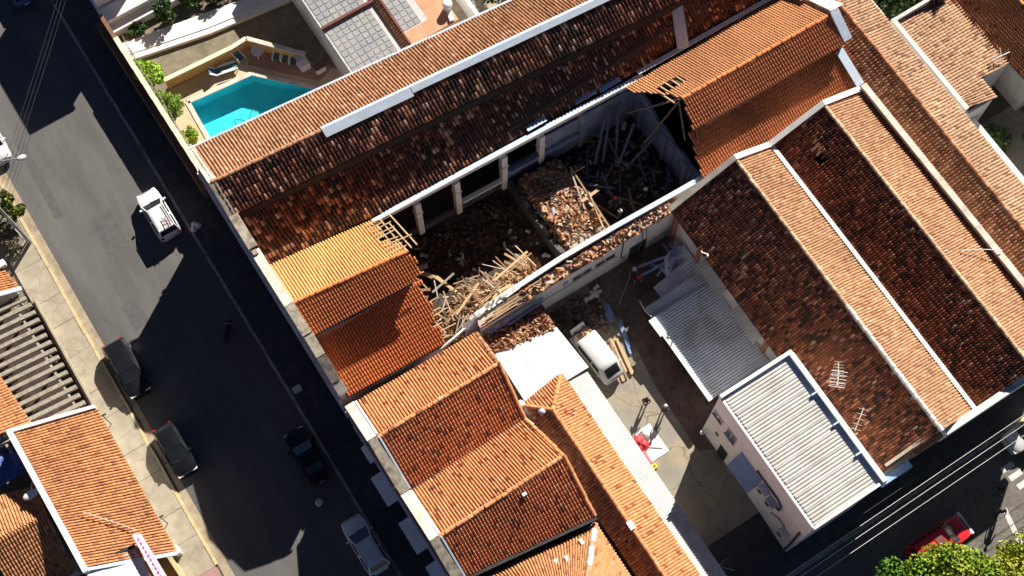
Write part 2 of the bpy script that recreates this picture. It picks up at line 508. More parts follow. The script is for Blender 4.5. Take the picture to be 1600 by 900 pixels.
def np_mesh(name, V, Fq, colors=None):
    """V (n,3) vertices, Fq (m,4) quads, colors (n,3) per vertex"""
    me = bpy.data.meshes.new(name)
    n, m = len(V), len(Fq)
    me.vertices.add(n)
    me.vertices.foreach_set("co", np.ascontiguousarray(V, dtype=np.float32).ravel())
    me.loops.add(m * 4)
    me.loops.foreach_set("vertex_index", np.ascontiguousarray(Fq, dtype=np.int32).ravel())
    me.polygons.add(m)
    me.polygons.foreach_set("loop_start", np.arange(0, m * 4, 4, dtype=np.int32))
    me.update(calc_edges=True)
    me.validate()
    if colors is not None:
        a = me.attributes.new("col", 'FLOAT_COLOR', 'POINT')
        c = np.ones((n, 4), dtype=np.float32)
        c[:, :3] = colors
        a.data.foreach_set("color", c.ravel())
    return me


# ---- roof tiles -----------------------------------------------------------
T_NEW = dict(base=[(0.70, 0.225, 0.075)], w=[1], var=0.035)
T_NEWLIT = dict(base=[(0.80, 0.43, 0.165)], w=[1], var=0.03)  # paler copy of the new tile, sunlight of the north slope coloured in
T_SALMON = dict(base=[(0.72, 0.385, 0.20)], w=[1], var=0.035)  # paler copy for the sunward east roof slope, light put into the colour
T_NEWE = dict(base=[(0.66, 0.24, 0.10)], w=[1], var=0.035)
T_ROWS = dict(base=[(0.66, 0.215, 0.088), (0.26, 0.075, 0.04), (0.66, 0.31, 0.15)], w=[0.86, 0.08, 0.06], var=0.09)  # redder copy for south slopes, their shaded tone put into the colour
T_ROW = dict(base=[(0.61, 0.265, 0.112), (0.30, 0.095, 0.045), (0.66, 0.34, 0.17)], w=[0.88, 0.06, 0.06], var=0.08)
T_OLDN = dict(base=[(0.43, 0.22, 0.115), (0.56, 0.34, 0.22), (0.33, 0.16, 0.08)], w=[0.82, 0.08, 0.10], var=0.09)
T_OLDS = dict(base=[(0.14, 0.055, 0.034), (0.42, 0.17, 0.09), (0.62, 0.38, 0.26), (0.06, 0.032, 0.024)], w=[0.48, 0.17, 0.09, 0.26], var=0.22)  # darker copy of the north palette, south-slope shade put into the colour
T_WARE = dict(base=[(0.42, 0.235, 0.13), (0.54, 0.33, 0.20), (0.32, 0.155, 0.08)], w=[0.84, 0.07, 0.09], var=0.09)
T_WARW = dict(base=[(0.25, 0.085, 0.042), (0.45, 0.165, 0.08), (0.66, 0.40, 0.27), (0.085, 0.038, 0.025)], w=[0.56, 0.17, 0.03, 0.24], var=0.16)  # darker copy for west slopes, their shade put into the tile colour
T_LONGW = dict(base=[(0.42, 0.185, 0.095), (0.54, 0.29, 0.165), (0.24, 0.10, 0.055)], w=[0.72, 0.17, 0.11], var=0.11)
T_LONGE = dict(base=[(0.43, 0.265, 0.165), (0.24, 0.125, 0.075), (0.52, 0.34, 0.22)], w=[0.86, 0.07, 0.07], var=0.08)
T_HOUSE = dict(base=[(0.54, 0.25, 0.11), (0.36, 0.15, 0.07), (0.6, 0.32, 0.17)], w=[0.86, 0.07, 0.07], var=0.10)
T_LEFT = dict(base=[(0.56, 0.26, 0.115), (0.38, 0.165, 0.08)], w=[0.9, 0.1], var=0.10)


def patchnoise(x, y, s):
    """cheap smooth value noise for weathering that comes in patches"""
    r = np.zeros_like(x)
    for k, (a, b, p) in enumerate(((1.0, 0.7, 0.3), (-0.8, 1.3, 1.7), (1.9, -1.1, 4.1), (2.7, 2.1, 2.2), (-3.9, 1.6, 0.9))):
        r += np.sin((a * x + b * y) * s + p) / (1 + 0.4 * k)
    return r / 2.6


def roof_tiles(name, parent, eL, eR, rR, rL, pal, w=0.27, c=0.38, mask=None, lift=0.02, jit=0.006, missing=0.0, h=None, patch=0.0, deck=True, tname="roof_tiles"):
    h = h or 0.43 * w
    eL, eR, rR, rL = (np.array(p, float) for p in (eL, eR, rR, rL))
    n = max(1, int(round(max(np.linalg.norm(eR - eL), np.linalg.norm(rR - rL)) / w)))
    m = max(1, int(round(max(np.linalg.norm(rL - eL), np.linalg.norm(rR - eR)) / c)))
    U = eR - eL
    U /= np.linalg.norm(U)
    Vv = (rL + rR - eL - eR)
    N = np.cross(U, Vv)
    N /= np.linalg.norm(N)
    if N[2] < 0:
        N = -N
    I, J = np.meshgrid(np.arange(n), np.arange(m), indexing='ij')
    I, J = I.ravel(), J.ravel()

    def P(s, t):
        s, t = s[:, None], t[:, None]
        return (1 - s) * (1 - t) * eL + s * (1 - t) * eR + s * t * rR + (1 - s) * t * rL

    p0 = P(I / n, J / m)
    du = P((I + 1) / n, J / m) - p0
    dv = P(I / n, (J + 1) / m) - p0
    ctr = p0 + du * 0.5 + dv * 0.5
    keep = np.ones(len(I), bool)
    if mask is not None:
        keep &= mask(ctr[:, 0], ctr[:, 1])
    if missing > 0:
        keep &= rng.random(len(I)) > missing
    p0, du, dv, ctr, I, J = p0[keep], du[keep], dv[keep], ctr[keep], I[keep], J[keep]
    sag = 0.035 * patchnoise(ctr[:, 0] + 11, ctr[:, 1] + 7, 0.55) + 0.015 * patchnoise(ctr[:, 0], ctr[:, 1], 1.7)
    p0 = p0 + N[None, :] * sag[:, None] + du * (0.22 * patchnoise(ctr[:, 0] + 5, ctr[:, 1] - 9, 0.5))[:, None]
    k = len(p0)
    T = np.array([0.0, 0.14, 0.36, 0.58, 0.74, 0.88, 1.0])
    Hh = np.array([-0.1, 0.66, 1.0, 0.66, -0.05, -0.42, -0.3]) * h
    q = len(T)
    up0 = lift + rng.normal(0, jit, k)
    up1 = rng.normal(0, jit * 0.5, k)
    sh = rng.normal(0, jit * 0.9, k)
    rows = []
    for s, uplift, hm in ((-0.08, up0, 1.0), (1.02, up1, 0.85)):
        pts = p0[:, None, :] + du[:, None, :] * (T[None, :, None] + sh[:, None, None]) + dv[:, None, :] * s + N[None, None, :] * (Hh[None, :, None] * hm + uplift[:, None, None])
        rows.append(pts)
    lip = rows[0] - N[None, None, :] * 0.035
    V = np.concatenate([rows[0], rows[1], lip], axis=1)          # k, 3q, 3
    base = (np.arange(k) * 3 * q)[:, None, None]
    a = np.arange(q - 1)
    fa = np.stack([a, a + 1, q + a + 1, q + a], 1)
    fb = np.stack([2 * q + a, 2 * q + a + 1, a + 1, a], 1)
    Fq = (np.concatenate([fa, fb], 0)[None] + base).reshape(-1, 4)
    ch = rng.random(k)
    if patch > 0:
        ch = np.clip(ch + patch * patchnoise(ctr[:, 0], ctr[:, 1], 0.9), 0, 0.9999)
    cum = np.cumsum(pal['w']) / np.sum(pal['w'])
    idx = np.searchsorted(cum, ch)
    C = np.array(pal['base'])[np.clip(idx, 0, len(pal['base']) - 1)]
    C = C * (1 + rng.normal(0, pal['var'], k))[:, None]
    C = C * (1 + 0.13 * patchnoise(ctr[:, 0] + 3, ctr[:, 1] - 5, 0.6))[:, None]
    C = np.clip(C, 0.015, 0.8)
    cols = np.repeat(C, 3 * q, axis=0)
    r = np.array(root_loc(parent))
    # orientation: normals should follow N
    me = np_mesh(tname, V.reshape(-1, 3) - r, Fq if np.dot(np.cross(du[0], dv[0]), N) > 0 else Fq[:, ::-1], cols)
    o = link(tname, me, M_tile, parent)
    o["kind"] = "stuff"
    if deck and mask is None:
        d = MB()
        off = N * 0.09
        d.slab(*[tuple(p - off) for p in (eL, eR, rR, rL)], 0.08)
        if np.dot(np.cross(U, Vv), N) < 0:
            d.f = [f[::-1] for f in d.f]
        obj("roof_boarding", d, M_deck, parent)
    return o


def ridge(parent, pts, pal, r=0.15, L=0.42, jit=0.012, z=0.06, name="ridge_tiles", skip=None):
    """row of half-round capping tiles along a line"""
    Vs, Fs, Cs = [], [], []
    cnt = 0
    for a, b in zip(pts[:-1], pts[1:]):
        a, b = np.array(a, float), np.array(b, float)
        D = b - a
        n = max(1, int(round(np.linalg.norm(D) / L)))
        d = D / n
        dn = D / np.linalg.norm(D)
        s = np.cross(dn, (0, 0, 1.0))
        s /= np.linalg.norm(s)
        u = np.cross(s, dn)
        for i in range(n):
            base = a + d * i + rng.normal(0, jit, 3)
            if skip is not None and skip(base):
                continue
            vs = []
            for t, rr, up_ in ((-0.06, r * 1.06, z + 0.02), (1.02, r * 0.9, z)):
                for ang in np.linspace(0, math.pi, 6):
                    vs.append(base + d * t + s * (rr * math.cos(ang)) + u * (rr * 0.8 * math.sin(ang) + up_ - 0.06))
            Vs.append(np.array(vs))
            Fs.append(np.array([(j, j + 1, 7 + j, 6 + j) for j in range(5)]) + cnt)
            cnt += 12
            c = np.array(pal['base'][rnd.choices(range(len(pal['base'])), pal['w'])[0]]) * (1.08 + rnd.gauss(0, pal['var']))
            Cs.append(np.repeat(np.clip(c, 0.02, 0.8)[None], 12, 0))
    r0 = np.array(root_loc(parent))
    me = np_mesh(name, np.concatenate(Vs) - r0, np.concatenate(Fs), np.concatenate(Cs))
    o = link(name, me, M_tile, parent)
    o["kind"] = "stuff"
    return o


def corrugated(a, b, c, d, pitch=0.22, amp=0.03, along=True, trap=False):
    """ribbed sheet on the quad a,b (low edge) c,d (high edge); ribs run from a-b side to d-c side"""
    a, b, c, d = (Vector(p) for p in (a, b, c, d))
    n = max(2, int(round((b - a).length / pitch))) * 4
    N = (b - a).cross(d - a).normalized()
    if N.z < 0:
        N = -N
    mb = MB()
    vs = []
    for row in ((a, b), (d, c)):
        for i in range(n + 1):
            ph = i % 4
            if trap:
                hgt = amp if ph in (1, 2) else -amp * 0.4
            else:
                hgt = amp * (0, 1, 0, -1)[ph]
            vs.append(row[0].lerp(row[1], i / n) + N * hgt)
    fs = [(i, i + 1, n + 2 + i, n + 1 + i) for i in range(n)]
    if (b - a).cross(d - a).z < 0:
        fs = [f[::-1] for f in fs]
    mb.add(vs, fs)
    return mb


def sheets(parent, a, b, c, d, nsh, m, pitch=0.22, amp=0.03, rows=1, name="roof_sheet", trap=False, skip=(), smooth=60):
    """corrugated sheets side by side, each one a part"""
    a, b, c, d = (Vector(p) for p in (a, b, c, d))
    for r in range(rows):
        for i in range(nsh):
            if (r, i) in skip:
                continue
            s0, s1 = i / nsh, (i + 1) / nsh
            t0, t1 = r / rows, (r + 1) / rows
            ov = 0.012

            def Q(s, t):
                return a.lerp(b, s).lerp(d.lerp(c, s), t)
            z = Vector((0, 0, 0.012 * (i % 2) + 0.02 * r))
            mb = corrugated(Q(s0 - ov / 2, t0) + z, Q(s1 + ov / 2, t0) + z, Q(s1 + ov / 2, min(1, t1 + 0.01)) + z, Q(s0 - ov / 2, min(1, t1 + 0.01)) + z, pitch, amp, trap=trap)
            obj(name, mb, m, parent, smooth=smooth if not trap else None)


def shards(name, pos_fn, n, parent=None, cols=((0.5, 0.25, 0.13), (0.40, 0.19, 0.10), (0.62, 0.36, 0.21), (0.55, 0.27, 0.14), (0.30, 0.14, 0.08), (0.64, 0.50, 0.38)), size=(0.14, 0.52), tilt=0.6, label=None):
    """broken tiles: many small curved pieces joined in one mesh (nobody could count them)"""
    V, Fc, C = [], [], []
    for i in range(n):
        x, y, z = pos_fn()
        L = rnd.uniform(*size)
        W = L * rnd.uniform(0.4, 0.65)
        rz = rnd.uniform(0, 2 * math.pi)
        R = Matrix.Rotation(rz, 3, 'Z') @ Matrix.Rotation(rnd.gauss(0, tilt), 3, 'X') @ Matrix.Rotation(rnd.gauss(0, tilt), 3, 'Y')
        b = len(V)
        for yy in (-L / 2, L / 2):
            for xx, hh in ((-W / 2, 0), (-W / 4, W * .3), (W / 4, W * .3), (W / 2, 0)):
                p = R @ Vector((xx, yy, hh))
                V.append((x + p.x, y + p.y, z + p.z))
        Fc += [(b, b + 1, b + 5, b + 4), (b + 1, b + 2, b + 6, b + 5), (b + 2, b + 3, b + 7, b + 6)]
        c = np.array(rnd.choice(cols)) * rnd.uniform(0.75, 1.2)
        C += [c] * 8
    V = np.array(V)
    if parent is not None:
        V = V - np.array(root_loc(parent))
    me = np_mesh(name, V, np.array(Fc), np.array(C))
    o = link(name, me, M_tile, parent)
    o["kind"] = "stuff"
    if label:
        o["label"] = label
    return o


def leaves(name, blobs, n, size, parent, cols, local=False):
    """crown: many small leaf faces spread through overlapping clumps"""
    bl = np.array([b[:3] for b in blobs], float)
    rr = np.array([b[3] for b in blobs], float)
    pr = rr ** 2 / np.sum(rr ** 2)
    k = rng.choice(len(blobs), n, p=pr)
    d = rng.normal(0, 1, (n, 3))
    d /= np.linalg.norm(d, axis=1)[:, None]
    rad = rr[k] * (0.55 + 0.5 * rng.random(n) ** 0.6)
    c = bl[k] + d * rad[:, None] * np.array([1, 1, 0.8])
    nrm = d + rng.normal(0, 0.7, (n, 3))
    nrm /= np.linalg.norm(nrm, axis=1)[:, None]
    t = np.cross(nrm, rng.normal(0, 1, (n, 3)))
    t /= np.linalg.norm(t, axis=1)[:, None]
    b = np.cross(nrm, t)
    s = size * rng.uniform(0.6, 1.3, n)[:, None]
    V = np.stack([c - t * s * 0.5, c + b * s * 0.32, c + t * s * 0.6, c - b * s * 0.32], 1).reshape(-1, 3)
    Fq = np.arange(4 * n).reshape(-1, 4)
    ccl = np.array(cols)[(rng.integers(0, len(cols), len(blobs))[k] + (rng.random(n) < 0.3)) % len(cols)]
    ccl = ccl * rng.uniform(0.75, 1.3, n)[:, None]
    if not local:
        V = V - np.array(root_loc(parent))
    me = np_mesh(name, V, Fq, np.repeat(ccl, 4, 0))
    return link(name, me, M_leaf, parent)


def tree(name, label, cat, base, h, r, n, size, cols, group=None, nb=16, trunk=True, low=0.45):
    t = thing(name, label, cat, base, 0, group)
    bx, by, bz = base
    blobs = []
    for i in range(nb):
        a = rnd.uniform(0, 2 * math.pi)
        q = r * math.sqrt(rnd.random()) * 0.8
        zz = bz + h * low + (h * (1 - low)) * rnd.uniform(0.15, 0.9) * (1 - 0.35 * (q / r) ** 2)
        blobs.append((bx + q * math.cos(a), by + q * math.sin(a), zz, r * rnd.uniform(0.22, 0.42)))
    leaves("crown", blobs, n, size, t, cols)
    tr = MB()
    top = (bx + 0.1 * r, by, bz + h * low * 1.1)
    tr.tube((bx, by, bz), top, 0.05 * h ** 0.8 * 0.6 + 0.02, 0.03 * h ** 0.8 * 0.6 + 0.01, 8)
    for b in blobs[:7]:
        tr.tube(top, b[:3], 0.02 * h ** 0.8 * 0.5 + 0.008, 0.006, 5)
    obj("trunk", tr, M_bark, t, smooth=50)
    return t


# ------------------------------------------------------------------ ground, roads, pavements
def sheet(name, pts, z, m, label, cat, kind="structure", thick=0.0):
    mb = MB()
    if thick:
        mb.prism(list(pts), z - thick, z)
    else:
        n = len(pts)
        a = sum(pts[i][0] * pts[(i + 1) % n][1] - pts[(i + 1) % n][0] * pts[i][1] for i in range(n))
        pts = list(pts) if a > 0 else list(pts)[::-1]
        mb.add([(p[0], p[1], z) for p in pts], [tuple(range(n))])
    return obj(name, mb, m, label=label, cat=cat, kind=kind)


def rect(x0, x1, y0, y1):
    return [(x0, y0), (x1, y0), (x1, y1), (x0, y1)]


# the ground is one sheet with a hole for the pool basin
POOL = [(5.2, 54.3), (10.5, 53.8), (14.1, 50.0), (14.0, 49.2), (5.0, 49.6)]
mbg = MB()
R_ = 600
gx = [-R_, 4.0, 16.0, R_]
gy = [-R_, 48.5, 56.0, R_]
for i in range(3):
    for j in range(3):
        if i == 1 and j == 1:
            continue
        mbg.quad((gx[i], gy[j], -0.06), (gx[i + 1], gy[j], -0.06), (gx[i + 1], gy[j + 1], -0.06), (gx[i], gy[j + 1], -0.06))
obj("ground", mbg, M_earth, label="brown earth ground around the buildings and gardens", cat="ground", kind="structure")
sheet("road", rect(-9.05, 0.32, -60, 160), -0.008, M_asphalt, "grey asphalt street along the left, half in deep shadow", "road")
sheet("road_patch", [(-5.6, 46.5), (-3.9, 46.3), (-3.8, 49.6), (-5.5, 49.9)], -0.004, M_patch, "darker repaired asphalt patch in the sunlit street", "road patch")
sheet("road_patch", [(-7.6, 51.0), (-6.9, 51.0), (-6.7, 58.5), (-7.4, 58.5)], -0.004, M_patch, "long narrow asphalt repair strip at the upper left", "road patch")
sheet("road_patch", [(-6.6, 40.2), (-5.4, 40.3), (-5.5, 42.6), (-6.7, 42.4)], -0.004, M_patch, "small asphalt patch above the first black car", "road patch")
sheet("road_gutter", rect(-9.62, -9.0, 0, 160), -0.002, M_gutter, "pale brown concrete gutter strip at the left edge of the asphalt", "gutter")
sheet("cross_street", rect(0.32, 110, -8.2, 0.75), -0.012, M_sett, "brown sett paved street crossing the lower right corner", "road")
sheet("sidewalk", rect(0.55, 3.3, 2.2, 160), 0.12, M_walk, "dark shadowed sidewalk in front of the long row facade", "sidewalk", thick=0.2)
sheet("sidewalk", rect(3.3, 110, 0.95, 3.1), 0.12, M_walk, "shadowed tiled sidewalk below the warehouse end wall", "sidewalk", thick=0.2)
sheet("sidewalk", rect(3.3, 110, -11, -8.2), 0.12, M_conc, "far side pavement of the cross street under the trees", "sidewalk", thick=0.2)

# kerbs: single stones on the shadowed side, painted kerb on the left
ks = thing("kerb", "row of grey kerb stones along the shadowed sidewalk edge", "kerb", (0.43, 40, 0))
mk = MB().box(-0.11, 0.11, -0.495, 0.495, -0.05, 0.135)
mek = bpy.data.meshes.new("kerb_stone")
mek.from_pydata(mk.v, [], mk.f)
for i in range(70):
    link("kerb_stone", mek, M_kerb, ks, (rnd.gauss(0, 0.012), -27 + i * 1.0, rnd.gauss(0, 0.01)))
ks2 = thing("kerb", "kerb stones along the cross street sidewalk below the warehouse", "kerb", (25, 0.85, 0))
for i in range(46):
    o = link("kerb_stone", mek, M_kerb, ks2, (-22 + i * 1.0, 0, rnd.gauss(0, 0.008)))
    o.rotation_euler = (0, 0, math.pi / 2)
ks3 = thing("painted_kerb", "worn yellow painted kerb of the sunlit left sidewalk", "kerb", (-9.7, 38, 0))
mk = MB().box(-0.1, 0.1, -0.745, 0.745, -0.05, 0.14)
mek2 = bpy.data.meshes.new("kerb_stone")
mek2.from_pydata(mk.v, [], mk.f)
for i in range(26):
    link("kerb_stone", mek2, M_yellow, ks3, (rnd.gauss(0, 0.01), -14.8 + i * 1.5, rnd.gauss(0, 0.008)))
# left sidewalk: single cast slabs
ls = thing("slab_sidewalk", "sunlit pale concrete sidewalk of cast slabs on the left", "sidewalk", (-10.6, 38, 0))
y = 22.4
while y < 62:
    L = rnd.choice((2.6, 3.1, 2.2))
    m_ = MB().box(-11.9, -9.82, y, y + L - 0.03, -0.1, 0.12 + rnd.gauss(0, 0.006))
    obj("paving_slab", m_, M_conc, ls)
    y += L
sheet("sidewalk", rect(-12.0, -9.8, -20, 22.4), 0.1, M_pinkpave, "pinkish sidewalk continuing at the bottom left corner", "sidewalk", thick=0.2)
sheet("courtyard", [(13.4, 26.2), (30.0, 26.2), (30.0, 10.5), (26, 5.5), (13.4, 5.5)], 0.6, M_court, "pale concrete courtyard between the buildings", "courtyard", thick=0.9)
sheet("courtyard_shade_soil", [(22.2, 11.2), (22.3, 16.5), (22.7, 19.5), (22.9, 23.5), (22.2, 26.1), (29.5, 26.1), (29.5, 10.6), (23.4, 10.6)], 0.615, M_shadesoil, "reddish soil strip shaped as the shadow edge beside the metal shed roof", "soil")  # edge follows the shadow line; shade is put into the ground colour
mb = MB()
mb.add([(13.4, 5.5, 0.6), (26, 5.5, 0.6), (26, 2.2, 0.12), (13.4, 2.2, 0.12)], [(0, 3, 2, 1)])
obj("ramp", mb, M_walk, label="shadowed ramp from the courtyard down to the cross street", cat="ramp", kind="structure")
# pool yard
sheet("garden_lawn", [(3.6, 60), (17, 58), (17, 48.0), (16.0, 48), (16.0, 56.0), (4.0, 56.0), (3.6, 56)], -0.03, M_lawn, "dry brown lawn behind the pool wall", "lawn")
sheet("garden_lawn", [(11.5, 55.9), (10.2, 55.75), (3.55, 56.0), (16.3, 56.1), (16.3, 50.5)], -0.025, M_lawn, "shaded lawn corner behind the slanted pool wall", "lawn")
mb = MB()
deck_o = [(3.55, 56.0), (10.2, 55.75), (11.5, 55.9), (16.2, 50.6), (16.2, 48.2), (3.55, 48.4)]
# deck as a ring round the pool, built with two strips
bm = bmesh.new()
ov = [bm.verts.new((p[0], p[1], 0.0)) for p in deck_o]
iv = [bm.verts.new((p[0], p[1], 0.0)) for p in POOL]
eds = [bm.edges.new((ov[i], ov[(i + 1) % len(ov)])) for i in range(len(ov))] + [bm.edges.new((iv[i], iv[(i + 1) % len(iv)])) for i in range(len(iv))]
bmesh.ops.triangle_fill(bm, edges=eds, use_beauty=True)
bmesh.ops.recalc_face_normals(bm, faces=bm.faces)
if bm.faces and sum(f.normal.z for f in bm.faces) < 0:
    bmesh.ops.reverse_faces(bm, faces=bm.faces)
me = bpy.data.meshes.new("pool_deck")
bm.to_mesh(me)
bm.free()
tag(link("pool_deck", me, M_decktile), "cream stone paving around the swimming pool", "paving", kind="structure")
pool = thing("swimming_pool", "turquoise swimming pool with one slanted side", "swimming pool", (9, 52, 0))
mb = MB()
n = len(POOL)
vs = [(p[0], p[1], 0.0) for p in POOL] + [(p[0], p[1], -1.4) for p in POOL]
mb.add(vs, [(i, (i + 1) % n, n + (i + 1) % n, n + i) for i in range(n)] + [tuple(range(n, 2 * n))[::-1]])
mb.f = [f[::-1] for f in mb.f]
obj("basin", mb, M_pooltile, pool)
mb = MB().add([(p[0], p[1], -0.14) for p in POOL], [tuple(range(n))[::-1]])
obj("water", mb, M_water, pool)
for i in range(n):
    a, b = Vector((*POOL[i], 0.03)), Vector((*POOL[(i + 1) % n], 0.03))
    mb = MB().beam(a, b, 0.36, 0.07)
    obj("coping_stone", mb, M_coping, pool)
hosep = [(8.3 + 0.9 * math.cos(t), 50.6 + 0.5 * math.sin(2 * t + .4), -0.1) for t in np.linspace(0, 5.2, 26)]
obj("pool_hose", MB().path(hosep, 0.03), M_greenfab, label="dark hose floating in loops on the sunlit pool water", cat="hose")

# ------------------------------------------------------------------ north long hall (old roof beside the ruin)
A = thing("long_hall", "long old tiled hall beside the pool, with white ridge flashing", "building", (20, 42, 0))
aN0, aN1 = (3.2, 46.35, 8.2), (52.0, 42.15, 8.2)
aR0, aR1 = (3.2, 42.4, 10.3), (52.0, 38.45, 10.3)
aS0, aS1 = (3.2, 40.1, 9.1), (52.0, 36.35, 9.1)
bT0, bT1 = (3.5, 40.2, 7.9), (46.0, 36.95, 7.9)
bB0, bB1 = (3.7, 36.95, 6.2), (46.0, 35.2, 6.2)
mid = lambda a, b, t: tuple(a[i] + (b[i] - a[i]) * t for i in range(3))
roof_tiles("n", A, aN0, aN1, aR1, aR0, T_OLDN, 0.235, 0.36, jit=0.014, patch=0.18)
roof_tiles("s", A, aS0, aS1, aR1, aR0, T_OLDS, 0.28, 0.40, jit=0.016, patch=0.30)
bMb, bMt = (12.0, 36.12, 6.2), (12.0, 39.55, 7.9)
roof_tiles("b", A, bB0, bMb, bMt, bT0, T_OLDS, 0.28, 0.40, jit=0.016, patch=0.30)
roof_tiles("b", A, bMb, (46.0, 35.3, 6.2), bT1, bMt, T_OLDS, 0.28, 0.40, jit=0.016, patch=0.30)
ridge(A, [aR0, mid(aR0, aR1, 0.165)], T_OLDN)
fl = [(0.165, 0.30, 0.60, -0.01), (0.301, 0.62, 0.42, 0.0), (0.621, 1.0, 0.40, 0.0)]
for t0, t1, wd, dz in fl:
    p, q = Vector(mid(aR0, aR1, t0)), Vector(mid(aR0, aR1, t1))
    ns = max(2, int((q - p).length / 2.4))
    for i in range(ns):
        a, b = p.lerp(q, i / ns), p.lerp(q, (i + 1) / ns)
        mb = MB()
        s = Vector((0, -wd, -wd * 0.46))
        s2 = Vector((0, 0.2, -0.08))
        up_ = Vector((0, 0, 0.2 + dz + 0.001 * (i % 2)))
        mb.slab(a + s + up_, b + s + up_, b + up_, a + up_, 0.02)
        mb.slab(a + up_, b + up_, b + up_ + s2, a + up_ + s2, 0.02)
        obj("ridge_flashing_sheet", mb, M_zinc, A)
mb = MB()
mb.yprism([(46.1, 0), (46.1, 8.1), (42.4, 10.1), (40.2, 9.0), (40.2, 0)], 3.05, 3.4)
mb.prism([(3.2, 46.05), (52.0, 41.85), (52.0, 41.6), (3.2, 45.8)], -0.05, 8.05)
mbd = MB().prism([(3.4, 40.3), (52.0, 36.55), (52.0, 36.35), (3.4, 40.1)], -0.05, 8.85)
obj("clerestory_boarding", mbd, M_shadeboard, A)  # dark band coloured as the eave's shadow
mb.yprism([(40.1, 0), (40.1, 9.1), (36.9, 9.0), (36.9, 0)], 3.05, 3.4)
obj("wall", mb, M_facade, A)
mb = MB()
mb.beam((3.0, 46.48, 8.22), (52, 42.27, 8.22), 0.16, 0.1)
obj("eave_gutter", mb, M_zinc, A)
mb = MB().beam((37.8, 37.7, 8.15), (36.85, 35.2, 6.5), 0.85, 0.1)
obj("roof_flashing", mb, M_zinc, A)
# valley gutter remains along the ruin
mb = MB()
mb.beam((12.0, 35.88, 6.2), (33, 35.15, 6.2), 0.3, 0.08)
mb.beam((33, 35.35, 6.45), (46, 35.15, 6.45), 0.34, 0.1)
obj("valley_gutter", mb, M_zinc, A)
for cx, cy in ((24.6, 35.95), (29.0, 35.9), (31.0, 35.75)):
    mb = MB()
    mb.beam((cx - rnd.uniform(.6, 1.1), cy, 6.4), (cx + rnd.uniform(.5, 1), cy - 0.02, 6.42), 0.5, 0.05)
    obj("loose_flashing_sheet", mb, M_zinc, A)
# gable parapet of the street end: sloping copings
def coping(parent, pts, x0, x1, t, m, name="coping", over=0.0):
    for (ya, za), (yb, zb) in zip(pts[:-1], pts[1:]):
        mb = MB()
        hi, lo = ((ya, za), (yb, zb)) if ya > yb else ((yb, zb), (ya, za))
        mb.slab((x0, lo[0], lo[1]), (x1, lo[0], lo[1]), (x1, hi[0], hi[1]), (x0, hi[0], hi[1]), t)
        obj(name, mb, m(ya, za, yb, zb) if callable(m) else m, parent, bevel=0.02)


def cm(ya, za, yb, zb):
    return M_coping if (yb - ya) * (zb - za) < 0 else M_mossshade  # sunward slopes pale, others dark: light put into the coping colour


coping(A, [(46.3, 8.3), (42.4, 10.42), (40.1, 9.2)], 2.95, 3.5, 0.16, cm)
coping(A, [(40.05, 9.3), (37.35, 9.15)], 2.95, 3.6, 0.16, M_mossshade)

# ------------------------------------------------------------------ main hall: two standing roof ends with the collapsed middle
Cc = thing("collapsed_hall", "hall whose new orange roof has fallen in between two standing ends", "building", (20, 31, 0))


def jag(x, y, k):
    return 0.35 * np.sin(y * 3.1 + k) + 0.25 * np.sin(y * 7.7 + 2 * k) + 0.12 * np.sin(y * 17 + k)


def mW(x, y):
    edge = np.interp(y, [25.8, 27.5, 29.5, 30.4, 31.4, 32.4, 33.6, 34.6, 36.2], [10.75, 11.2, 11.55, 11.7, 11.9, 11.5, 11.0, 11.1, 11.6])
    return x < edge + 0.45 * jag(x, y, 1.3)


def mE(x, y):
    edge = np.interp(y, [26, 27.6, 28.6, 29.6, 30.8, 31.6, 33.0, 34.2, 35.2], [32.1, 32.6, 32.9, 33.15, 33.3, 33.2, 32.4, 31.7, 31.4])
    hole = (x > 32.95) & (x < 34.8) & (y > 32.2) & (y < 33.2)
    return (x > edge + 0.18 * jag(x, y, 0.4)) & ~hole


rW0, rW1 = (3.55, 32.4, 9.5), (12.6, 31.35, 9.5)
roof_tiles("wn", Cc, (3.7, 36.85, 6.2), (12.6, 35.75, 6.2), rW1, rW0, T_NEWLIT, 0.205, 0.32, mask=mW)
roof_tiles("ws", Cc, (3.6, 30.05, 8.65), (12.6, 29.6, 8.65), rW1, rW0, T_NEW, 0.205, 0.32, mask=mW)
roof_tiles("wa", Cc, (3.6, 26.15, 5.7), (12.6, 25.75, 5.7), (12.6, 30.1, 7.0), (3.6, 30.4, 7.0), T_NEW, 0.205, 0.32, mask=mW)
ridge(Cc, [rW0, (11.75, 31.45, 9.5)], T_NEW)
rE0, rE1 = (31.0, 31.0, 9.3), (45.9, 30.7, 9.3)
roof_tiles("en", Cc, (31.0, 34.85, 6.25), (45.9, 35.0, 6.25), rE1, rE0, T_SALMON, 0.215, 0.33, mask=mE)
roof_tiles("es", Cc, (31.0, 28.9, 8.5), (45.9, 28.55, 8.5), rE1, rE0, T_NEWE, 0.215, 0.33, mask=mE)
roof_tiles("ea", Cc, (31.0, 25.8, 6.3), (45.6, 25.8, 6.3), (45.9, 29.0, 7.35), (31.0, 29.3, 7.35), T_NEWE, 0.215, 0.33, mask=mE)
ridge(Cc, [(33.4, 30.95, 9.3), rE1], T_NEW)
